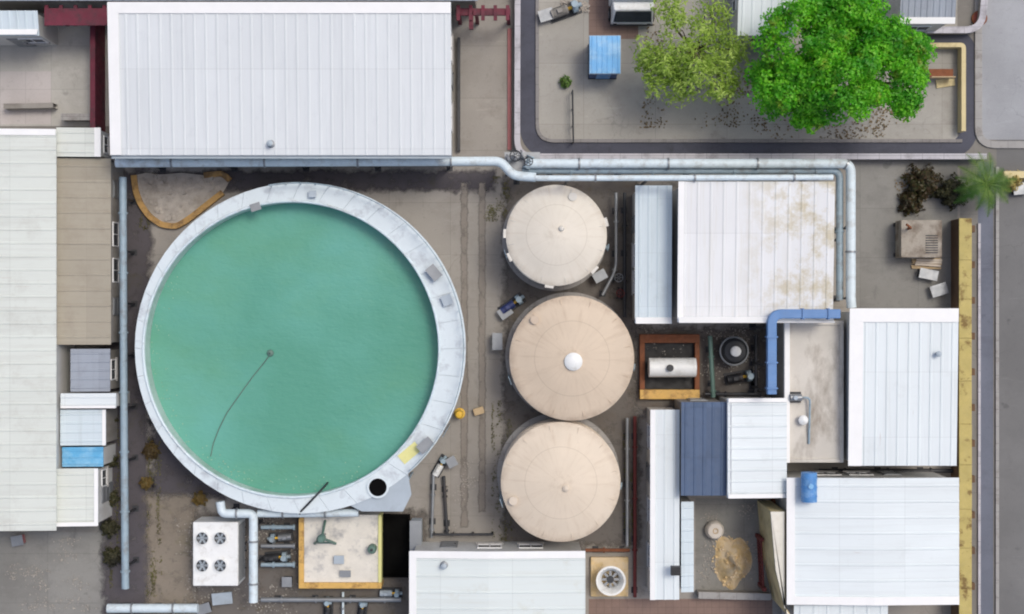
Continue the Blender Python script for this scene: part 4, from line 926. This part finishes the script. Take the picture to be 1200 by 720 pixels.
# ---------------------------------------------------------------- orange edged rubble bund at the upper left of tank
pts = [(158,206),(160,224),(166,240),(176,254),(190,264),(208,266),(224,256),(244,240),(262,226),(270,212),(262,204),(240,206),(214,203),(188,205),(172,203)]
pp = [P(x,y) for x,y in pts]
bd = thing('rubble_bund','orange kerbed bay of pale rubble behind the upper left of the round tank','bund',P(205,230))
wall_path([Vector((p.x,p.y,0)) for p in pp[:9]], .34, 0, .3, .3).build('bund_kerb', m_ochre, bd, .03); wall_path([Vector((p.x,p.y,0)) for p in pp[9:12]], .34, 0, .3, .3).build('bund_kerb', m_ochre, bd, .03)
mb = MB(); n = len(pp); cx = sum(p.x for p in pp)/n; cy = sum(p.y for p in pp)/n
v = [(cx,cy,.3)] + [(cx+(p.x-cx)*.5,cy+(p.y-cy)*.5,.26+random.uniform(-.05,.05)) for p in pp] + [(p.x,p.y,.14) for p in pp]
mb.add(v,[(0,1+i,1+(i+1)%n) for i in range(n)]+[(1+i,1+n+i,1+n+(i+1)%n,1+(i+1)%n) for i in range(n)])
o = mb.build('rubble_bed', m_stone, bd)
mb = MB(); rn = random.Random(5)
for k in range(150):
    i = rn.randrange(n); f = math.sqrt(rn.random())*.86; g_ = rn.random(); p = pp[i].lerp(pp[(i+1)%n], g_); x, y = cx+(p.x-cx)*f, cy+(p.y-cy)*f; s_ = rn.uniform(.06,.2)
    mb.cbox((x,y,.28+s_*.1-.1*f),(s_*1.3,s_,s_*.7),rn.uniform(0,3),rn.uniform(-.4,.4))
struct(mb.build('rubble', m_stone, bd), 'stuff')

# ---------------------------------------------------------------- maroon frames
def canopy(label, x0p, x1p, yp, posts, z, depth, extra=None):
    a, b = P(x0p,yp,z), P(x1p,yp,z); t = thing('canopy_frame', label, 'frame', (a.x,a.y,0))
    mb = MB(); mb.box(a.x,a.y-.2,z-.18,b.x,a.y+.2,z); mb.build('beam', m_maroon, t, .02)
    n = 5
    for k in range(n):
        x = a.x+.15+(b.x-a.x-.3)*k/(n-1); MB().box(x-.1,a.y-depth,z+.003,x+.1,a.y+.35,z+.12).build('rafter', m_maroon, t)
    for px in posts:
        p = P(px,yp,z); MB().box(p.x-.1,p.y-.1,0,p.x+.1,p.y+.1,z-.182).build('post', m_maroon, t)
    return t
cf = canopy('maroon canopy frame between the icy blue corner roof and the warehouse', 52, 126, 14, (56,122), 3.4, .8)
x0,y0,x1,y1 = R(52,10,126,30,3.55); MB().box(x0,y0,3.525,x1,y1,3.56).build('canopy_sheet', m_maroon, cf)
wall_thing('maroon_wall','dark maroon wall along the left side of the warehouse',[P(121,24),P(121,182)],.25,2.0,m_maroon,m_maroon,.05,cat='wall')
cf = canopy('maroon pipe frame at the top of the alley right of the warehouse', 534, 598, 14, (537,558,596), 3.0, .5)
a,b = P(552,8,3.1),P(552,34,3.1); MB().box(a.x-.12,b.y,2.81,a.x+.12,a.y-.2,3.0).build('cross_beam', m_maroon, cf)
struct(wall_path([P(597,34),P(597,176)],.22,0,.12).build('kerb', m_red, bevel=.02))
wall_thing('low_wall','thin dark wall at the foot of the warehouse in the alley',[P(538,46),P(538,178)],.14,.5,m_dsteel,m_dsteel,.03)
# court clutter top left
wall_thing('low_wall','grey low wall above the white lean-to in the top left court',[P(78,140),P(120,140)],.3,1.0,m_wall_g,m_kerb,.1)
wall_thing('low_wall','short dark grey wall in the middle of the top left court',[P(10,127),P(68,126)],.25,.8,m_wall_g,m_wall_g,.05)
deck_box(24,632,.6,.5,.5,.2,'reddish box at the foot of the left hall',m_red,'crate',.006)
a = P(60,110)
rsheet('paving', 0, 84, 60, 146, M_ground('pale_paving', C(196,190,188), C(180,172,168), C(150,142,138), 1.5), .008)

# ---------------------------------------------------------------- block yard objects
x0,y0,x1,y1 = R(691,42,727,86,2.3)
cb = thing('blue_cabin','small cabin with a bright sky blue roof beside the brick path','cabin',((x0+x1)/2,(y0+y1)/2,0))
MB().box(x0+.08,y0+.08,.1,x1-.08,y1-.08,2.2).build('wall', M('navy_wall',C(58,84,130),.6,var=.15,dirt=C(40,50,72)), cb, .02)
rf = roof_sheet(x0,y0,x1,y1,'y',[(0,2.26),(.5,2.4),(1,2.26)],.3,.03,.06).build('roof', m_skyblue, cb)
mb = MB(); mb.box(x0-.03,y0-.03,2.16,x1+.03,y1+.03,2.205); mb.build('roof_rim', m_gutter, rf)
dd = MB().box((x0+x1)/2-.4,y0+.045,.14,(x0+x1)/2+.4,y0+.079,2.05).build('door', m_bluedk, cb); MB().box((x0+x1)/2+.28,y0+.0,1.0,(x0+x1)/2+.33,y0+.044,1.15).build('handle', m_steel, dd)
mb = MB(); mb.box(x0+.04,y0+.04,.012,x1-.04,y1-.04,.098); mb.build('base_frame', m_dsteel, cb)
# white pickup-like container at the top edge
x0,y0,x1,y1 = R(716,-40,771,21,2.4)
ct = thing('van','white box van with grey roof panels parked at the top edge on the brick path','van',((x0+x1)/2,(y0+y1)/2,0))
mb = MB(); mb.box(x0,y0+1.05,.5,x1,y1,2.4); mb.build('cargo_box', m_white, ct, .08)
mb = MB(); xs=x0+.12; xe=x1-.12
mb.add([(xs,y0,.45),(xe,y0,.45),(xe,y0+1.04,.45),(xs,y0+1.04,.45),(xs,y0,1.0),(xe,y0,1.0),(xs+.1,y0+.55,1.95),(xe-.1,y0+.55,1.95),(xe,y0+1.04,2.0),(xs,y0+1.04,2.0)],[(3,2,1,0),(0,1,5,4),(4,5,7,6),(6,7,8,9),(2,3,9,8),(1,2,8,7,5),(3,0,4,6,9)])
mb.build('cab', m_white, ct, .05)
mb = MB(); mb.add([(xs+.12,y0+.04,1.1),(xe-.12,y0+.04,1.1),(xe-.2,y0+.49,1.88),(xs+.2,y0+.49,1.88)],[(0,1,2,3)]); 
for i in range(4): mb.v[i] = (mb.v[i][0], mb.v[i][1]-.02, mb.v[i][2]+.02)
mb.build('windscreen', m_glass, ct)
MB().box(x0+.3,y0+1.4,2.401,x1-.3,y1-.3,2.43).build('roof_panel', m_gutter, ct)
mb = MB(); mb.box(x0+.1,y0-.06,.4,x1-.1,y0-.004,.62); mb.build('bumper', m_dsteel, ct)
for sx in (x0+.25,x1-.45): MB().box(sx,y0-.03,.7,sx+.2,y0-.002,.86).build('headlight', m_glass, ct)
for yy in (y0+.6,y1-.7):
    for sx,d in ((x0+.02,1),(x1-.02,-1)):
        w_ = MB().tube([(sx,yy,.42),(sx+d*.26,yy,.42)],.4,22).build('wheel', m_black, ct); MB().tube([(sx-d*.012,yy,.42),(sx-d*.002,yy,.42)],.22,16).build('rim', m_steel, w_)
# clutter at (660,12)
pump(662,14,math.radians(20),'grey machine set at the top of the planted block near the drain',m_wall_g,1.0)
deck_box(640,20,.8,.6,.5,.3,'pale grey crate beside the grey machine at the top',m_kerb,'crate',.006)
heap('rubble_heap',672,6,.8,.5,.4,m_stone,'small pale rubble heap at the top edge left of the brick path',9,'heap')
# thin rail from plant to drain
r = thing('handrail','thin dark handrail running down to the drain left of the blue cabin','rail',P(672,135))
a, b = P(671,106,.9), P(672,166,.9); mb = MB(); mb.tube([a,b],.045,8); mb.tube([(a.x,a.y,.45),(b.x,b.y,.45)],.035,8); mb.build('rail', m_dsteel, r)
for k in range(4): p = a.lerp(b,k/3); MB().tube([(p.x,p.y,0),(p.x,p.y,.9)],.04,8).build('post', m_dsteel, r)
# manhole, red-brown spot
a = P(1147,22); t = thing('manhole_cover','round rusty red manhole cover on the pale forecourt','manhole',(a.x+.05,a.y,0))
MB().lathe([(.45,0),(.45,.15),(.38,.15),(.38,.14)],a.x,a.y,28).build('frame', m_rust, t); mb = MB(); mb.cyl(a.x,a.y,.1,.155,.37,28); [mb.box(a.x-.25,a.y-.25+k*.1,.156,a.x+.25,a.y-.21+k*.1,.165) for k in range(6)]; mb.build('lid', M('rust_lid',C(150,80,70),.8,var=.2), t)
# brown hut & slab behind tree
t = thing('bench','brown and cream garden bench between the large tree and the cream wall','bench',P(1103,88))
a = P(1103,86,.5); MB().box(a.x-.7,a.y-.25,.42,a.x+.7,a.y+.25,.5).build('seat', m_rust, t, .01); MB().box(a.x-.7,a.y-.32,.5,a.x+.7,a.y-.254,.95).build('backrest', m_wood, t)
for sx in (-.6,.6):
    for sy in (-.2,.2): MB().box(a.x+sx-.04,a.y+sy-.04,.01,a.x+sx+.04,a.y+sy+.04,.419).build('leg', m_dsteel, t)
a = P(1108,94,.1); tag(MB().cbox((a.x,a.y-.15,.06),(1.1,.5,.1),.15).build('stone_slab', m_wall_c, None, .02),'cream stone slab on the ground below the garden bench','slab')

# dark courtyard machine
a = P(1078,288,1.4); x0,y0,x1,y1 = R(1056,258,1104,302,1.4)
t = thing('generator','weathered grey generator cabinet in the dark courtyard by the yellow wall','generator',((x0+x1)/2,(y0+y1)/2,0))
MB().box(x0,y0,.2,x1,y1,1.4).build('cabinet', M('weathered_cabinet',C(164,156,144),.8,var=.2,sc=2,dirt=C(104,90,76),dirt_at=(.45,.65),dsc=1.2,dmax=.85), t, .04)
mb = MB(); mb.box(x0-.05,y0+.1,.012,x1+.05,y0+.3,.198); mb.box(x0-.05,y1-.3,.012,x1+.05,y1-.1,.198); mb.build('skid', m_dsteel, t)
MB().tube(fillet([(x0+.4,y1-.5,1.4),(x0+.4,y1-.5,2.0),(x0+.1,y1-.3,2.1)],.15),.07,10).build('exhaust', m_rust, t)
mb = MB(); [mb.box(x1-.95,y0+.25+k*.14,1.402,x1-.25,y0+.31+k*.14,1.43) for k in range(8)]; mb.build('louvre', m_dsteel, t)
MB().box(x0+.5,y0-.025,.4,x0+1.3,y0-.003,1.25).build('door', m_wall_g, t)
t = thing('plank_stack','stack of pale planks lying below the grey generator','timber',P(1090,308)); a = P(1088,308,.4); rn = random.Random(3)
for k in range(5): MB().cbox((a.x+rn.uniform(-.05,.05),a.y+.22-k*.13,.07+.0),(1.7,.11,.12),rn.uniform(-.04,.04)).build('plank', m_wood, t)
for k in range(3): MB().cbox((a.x+rn.uniform(-.1,.1),a.y+.15-k*.14,.195),(1.5,.12,.12),rn.uniform(-.1,.1)).build('plank', m_t3, t)
deck_box(1098,340,.9,.6,.4,.3,'grey flat box in the lower corner of the dark courtyard',m_wall_g,'crate',.012)
deck_box(1085,322,1.0,.5,.5,-.2,'black box below the pale plank stack',m_dsteel,'crate',.012)
# pale post by palm
wall_thing('low_wall','short cream wall to the right of the small palm by the road',[P(1172,206),P(1230,206)],.35,.6,m_wall_c,m_wall_c,.06)
deck_box(1193,222,.8,.6,.4,.1,'dark box below the short cream wall by the road',m_dsteel,'crate',.006)

# ---------------------------------------------------------------- plants
def leaves(name, pts, nrm, size, mat, parent, elong=1.5, kind=None):
    n = len(pts); pts = np.asarray(pts); nrm = np.asarray(nrm) + rng.normal(0,.55,(n,3)); nrm /= np.linalg.norm(nrm,axis=1)[:,None]
    t = rng.normal(0,1,(n,3)); t -= nrm*(t*nrm).sum(1)[:,None]; t /= np.linalg.norm(t,axis=1)[:,None]; b = np.cross(nrm,t)
    s = size*rng.uniform(.6,1.35,(n,1)); fold = nrm*s*.18
    v = np.stack([pts - t*s*elong*.5, pts + b*s*.42 + fold, pts + t*s*elong*.5, pts - b*s*.42 + fold],1).reshape(-1,3)
    off = np.array(parent.location) if parent else np.zeros(3); v = v - off
    me = bpy.data.meshes.new(name); me.vertices.add(4*n); me.vertices.foreach_set('co', v.ravel())
    me.loops.add(4*n); me.loops.foreach_set('vertex_index', np.arange(4*n)); me.polygons.add(n); me.polygons.foreach_set('loop_start', np.arange(0,4*n,4)); me.polygons.foreach_set('loop_total', np.full(n,4))
    me.update(); me.validate(); me.materials.append(mat); o = bpy.data.objects.new(name, me); COL.objects.link(o)
    if parent: o.parent = parent
    return o
def limb(a, b, r0, r1, bend=.25, n=6):
    a = Vector(a); b = Vector(b); d = Vector((random.uniform(-1,1),random.uniform(-1,1),random.uniform(-.2,.6)))*bend*(b-a).length*.5
    return [a.lerp(b,i/n) + d*math.sin(PI*i/n) for i in range(n+1)]
def clump_tree(name, label, base, lobes, mat, clump_r, nclump, nleaf, lsize, trunk_r, elong=1.5, hemi=-.15, zf=.8, group=None):
    t = thing(name, label, 'tree', base, group); P_=[]; N_=[]; mb = MB(); fork = Vector((base[0], base[1], base[2]+1.9))
    mb.tube(limb(base, fork, 0, 0, .15), trunk_r, 10, trunk_r*.75)
    for (px,py,rp,z) in lobes:
        c = P(px,py,z); r_ = L(rp,z)
        mb.tube(limb(fork, c, 0, 0), trunk_r*.5, 8, trunk_r*.12)
        for k in range(int(nclump*(r_/2)**2)+3):
            d = rng.normal(0,1,3); d /= np.linalg.norm(d)
            if d[2] < hemi: d[2] = -d[2]*.6
            f = rng.uniform(.62,1.0); q = np.array(c) + d*np.array([r_,r_,r_*zf])*f; cr = clump_r*rng.uniform(.55,1.35)
            if rng.random() < .3: mb.tube([c, tuple(q)], trunk_r*.1, 5, .012)
            m = int(nleaf*(cr/clump_r)**2); e = rng.normal(0,1,(m,3)); e /= np.linalg.norm(e,axis=1)[:,None]; e[:,2] = np.abs(e[:,2])*.9-.12
            P_.append(q + e*cr*rng.uniform(.55,1.05,(m,1))*np.array([1,1,.75])); N_.append(e + np.array([0,0,.55]))
    mb.build('trunk', m_bark, t); leaves('crown', np.concatenate(P_), np.concatenate(N_), lsize, mat, t, elong)
    return t
m_leaf_g = M_leaf('leaf_green', C(90,190,24), C(146,220,56), C(58,150,26), C(166,178,66))
m_leaf_y = M_leaf('leaf_olive', C(158,192,74), C(196,218,116), C(132,164,58))
m_leaf_s = M_leaf('leaf_palm', C(92,132,54), C(132,160,76), C(70,112,44))
m_leaf_b = M_leaf('leaf_brown', C(92,70,44), C(70,78,40), C(58,46,36))
m_leaf_d = M_leaf('leaf_dark', C(70,74,46), C(96,92,60), C(54,52,40))
lob = [(950,48,52,6.6),(1002,34,54,6.9),(1036,58,42,6.5),(985,88,52,7.2),(932,100,40,6.2),(958,122,30,5.6),(1060,96,27,5.8),(1052,118,15,5.2),(915,126,16,5.2),(1020,98,22,6.1),(904,92,20,4.6),(940,132,18,5.0),(1072,72,17,5.4),(968,20,36,6.2)]
clump_tree('broadleaf_tree','large dense bright green tree with rounded lobes at upper right',P(980,75),lob,m_leaf_g,.66,28,190,.14,.32)
lob = [(815,62,28,4.6),(788,70,22,4.2),(775,92,20,3.6),(836,88,24,4.2),(844,106,16,3.8),(812,84,26,4.3),(858,78,16,3.8),(866,60,14,3.8),(856,98,13,3.4),(756,80,12,3.2),(800,106,12,3.2),(772,76,20,3.9),(800,36,26,4.4),(846,54,22,4.2),(762,64,16,3.6),(826,18,24,4.4),(786,8,22,4.0),(802,92,14,3.9)]
clump_tree('feathery_tree','loose feathery yellow green tree between the blue cabin and the green tree',P(812,64),lob,m_leaf_y,.6,22,48,.115,.18,2.6,-.4,.8)
# small palm by the road
def palm(name, label, px, py, z, nf, ln, mat):
    b = P(px,py,z); t = thing(name, label, 'palm', (b.x,b.y,0)); MB().tube([(b.x,b.y,0),(b.x+.05,b.y,z*.5),(b.x,b.y,z)],.16,10,.11).build('trunk', m_bark, t); mb = MB()
    for k in range(nf):
        a = 2*PI*k/nf+random.uniform(-.2,.2); l = ln*random.uniform(.75,1.1); up = random.uniform(.25,.9); q=[]
        for i in range(9):
            s_ = i/8; q.append(Vector((b.x+math.cos(a)*l*s_, b.y+math.sin(a)*l*s_, z+up*l*s_*.8-l*s_*s_*(.55+up*.6))))
        mb.tube(q,.022,5,.006); side = Vector((-math.sin(a),math.cos(a),0))
        for i in range(1,26):
            s_ = i/26; j = min(7,int(s_*8)); p = q[j].lerp(q[j+1],s_*8-j); ll = .42*math.sin(PI*min(1,s_*.85+.12))
            for sg in (-1,1):
                tip = p+side*sg*ll+Vector((math.cos(a),math.sin(a),0))*ll*.55+Vector((0,0,-ll*.35)); w_ = (q[j+1]-q[j]).normalized()*.035
                mb.add([p-w_,p+w_,tip],[(0,1,2)])
    mb.build('crown', mat, t); return t
palm('palm','small green palm at the top end of the yellow wall',1156,216,2.6,16,1.9,m_leaf_s)
def shrub(px, py, r, h, mat, label, n=900, ls=.1, name='shrub'):
    c = P(px,py); t = thing(name, label, 'plant', (c.x,c.y,0)); e = rng.normal(0,1,(n,3)); e /= np.linalg.norm(e,axis=1)[:,None]; e[:,2]=np.abs(e[:,2])
    k = 1+.35*np.sin(e[:,:1]*7+c.x)*np.cos(e[:,1:2]*6+c.y); p = np.array([c.x,c.y,.08]) + e*np.array([r,r,h])*k*rng.uniform(.35,1,(n,1))**.6
    mb = MB()
    for q in range(9): a=random.uniform(0,6.28); mb.tube([(c.x,c.y,0),(c.x+math.cos(a)*r*.4,c.y+math.sin(a)*r*.4,h*.5),(c.x+math.cos(a)*r*.8,c.y+math.sin(a)*r*.8,h*.75)],.02,5,.008)
    mb.build('stem', m_bark, t); leaves('foliage', p, e+np.array([0,0,.5]), ls, mat, t, 1.7); return t
shrub(1078,216,1.0,1.3,m_leaf_b,'brown withered shrub in the upper part of the dark courtyard',1500,.13)
shrub(1066,238,.7,.8,m_leaf_b,'low dark brown shrub just above the grey generator',900,.12)
shrub(1112,226,.9,1.4,m_leaf_d,'olive shrub between the brown shrub and the small palm',1300,.13)
shrub(1184,214,.6,.7,M_leaf('leaf_straw',C(186,170,96),C(206,190,120),C(160,140,80)),'straw coloured tuft right of the small palm',700,.12)
shrub(663,97,.35,.6,m_leaf_s,'tiny green shrub at the upper end of the thin handrail',420,.09)
for i,(px,py,r_,lab) in enumerate(((132,492,.35,'dark shrub in the left strip beside the bright blue roof'),(131,540,.4,'dark shrub in the left strip just below the bright blue roof'),(130,582,.5,'dark overgrown shrub in the left strip beside the white annex'),(131,618,.5,'dark shrub in the left strip at the foot of the white annex'),(134,652,.55,'lowest dark shrub along the left strip near the bottom yard'))):
    shrub(px,py,r_,.8,m_leaf_d,lab,800,.1)
for px,py,r_,lab in ((178,528,.5,'ochre dry shrub at the left foot of the round tank'),(172,566,.35,'small dry shrub below the ochre one near the left foot of the tank'),(235,584,.4,'dry shrub above the white fan unit against the tank wall')):
    shrub(px,py,r_,.5,M_leaf('leaf_ochre_'+str(px),C(140,112,56),C(116,104,60),C(96,80,52)),lab,700,.09)

def roof_pipe(px, py, z, label):
    a = P(px,py,z+.4); t = thing('vent_pipe', label, 'vent', (a.x,a.y,z), 'vent pipes on the roofs')
    MB().lathe([(.22,z+.0),(.12,z+.06),(.09,z+.07),(.09,z+.4)],a.x,a.y,16).build('stack', m_steel, t); MB().lathe([(.17,z+.42),(.15,z+.47),(.05,z+.52),(0,z+.53)],a.x,a.y,16).build('cowl', m_gutter, t)
roof_pipe(1100,415,4.78,'small vent pipe near the right edge of the hall roof by the yellow wall')
roof_pipe(520,664,4.12,'small vent pipe near the upper left of the low bottom building roof')
roof_pipe(316,168,5.46,'small vent pipe at the lower middle of the large warehouse roof')
# ---------------------------------------------------------------- loose ground cover
def litter(name, areas, mat, n, size, label, cat):
    p = []
    for (a, b, c, d) in areas:
        x0, y0, x1, y1 = R(a,b,c,d); m = int(n*abs((x1-x0)*(y1-y0)))
        cl = rng.uniform(0,1,(max(3,m//30),2)); q = cl[rng.integers(0,len(cl),m)] + rng.normal(0,.06,(m,2)); q = q[(q>0).all(1)&(q<1).all(1)]; m = len(q)
        p.append(np.stack([x0+(x1-x0)*q[:,0], y0+(y1-y0)*q[:,1], rng.uniform(.03,.07,m)],1))
    p = np.concatenate(p); o = leaves(name, p, np.tile([0,0,2.5],(len(p),1)), size, mat, None, 1.5)
    tag(o, label, cat); struct(o, 'stuff')
litter('leaf_litter', [(750,20,880,150),(880,60,1090,164),(1040,205,1120,250)], M_leaf('leaf_dry',C(150,126,84),C(120,100,64),C(98,84,60)), 16, .09, 'dry fallen leaves scattered on the concrete under the trees', 'leaves')
p = []
for k in range(150):
    a = rng.uniform(math.radians(150),math.radians(300)); rr = ri*(1-abs(rng.normal(0,.06))-.004); p.append((ic.x+rr*math.cos(a)+rng.normal(0,.1),ic.y+rr*math.sin(a)+rng.normal(0,.1),zw+.01))
p = [q for q in p if math.hypot(q[0]-ic.x,q[1]-ic.y) < ri-.08]
o = leaves('scum', np.array(p), np.tile([0,0,3.5],(len(p),1)), .07, M('scum_flecks',C(140,184,158),.9,var=.3,sc=6,bump=0), None, 1.6); tag(o, 'pale scum flecks floating along the lower left edge of the green water', 'scum'); struct(o, 'stuff')
litter('weeds', [(128,470,140,690),(172,500,190,700),(160,200,180,270),(576,470,600,640),(730,500,742,640),(560,206,600,260)], M_leaf('leaf_weed',C(104,106,62),C(124,118,74),C(80,78,52)), 60, .07, 'low weeds and moss in the dark strips beside the tanks and walls', 'weeds')
litter('debris', [(200,600,350,720),(500,540,560,630),(750,384,890,470),(815,590,900,690),(0,630,120,716),(700,640,760,700)], M('debris_bits',C(170,164,156),.9,var=.35,sc=9), 14, .08, 'small pale debris scattered over the equipment yards', 'debris')

# ---------------------------------------------------------------- light, sky, camera
w = bpy.data.worlds.new('World'); SC.world = w; w.use_nodes = True; t = w.node_tree
sky = t.nodes.new('ShaderNodeTexSky'); sky.sky_type = 'NISHITA'; sky.sun_disc = False
EL = math.radians(64); AZ = math.radians(52)       # azimuth from +Y towards +X
sky.sun_elevation = EL; sky.sun_rotation = AZ; sky.air_density = 1.0; sky.dust_density = 5.0; sky.ozone_density = 1.0
t.links.new(sky.outputs[0], t.nodes['Background'].inputs[0]); t.nodes['Background'].inputs[1].default_value = .15
sl = bpy.data.lights.new('sun', 'SUN'); sl.energy = 1.1; sl.angle = math.radians(16); sl.color = (1,.985,.90)
so = bpy.data.objects.new('sun', sl); COL.objects.link(so)
d = Vector((math.sin(AZ)*math.cos(EL), math.cos(AZ)*math.cos(EL), math.sin(EL))); so.rotation_euler = d.to_track_quat('Z','Y').to_euler(); so.location = d*80
cam = bpy.data.cameras.new('camera'); co = bpy.data.objects.new('camera', cam); COL.objects.link(co); co.location = (0,0,H); co.rotation_euler = (0,0,0)
cam.sensor_width = 36; cam.lens = 36*H/60.0; cam.clip_end = 2000; SC.camera = co
SC.cycles.filter_width = 2.0
vs = SC.view_settings; vs.view_transform = 'Standard'; vs.look = 'None'; vs.gamma = 1; vs.exposure = -0.08
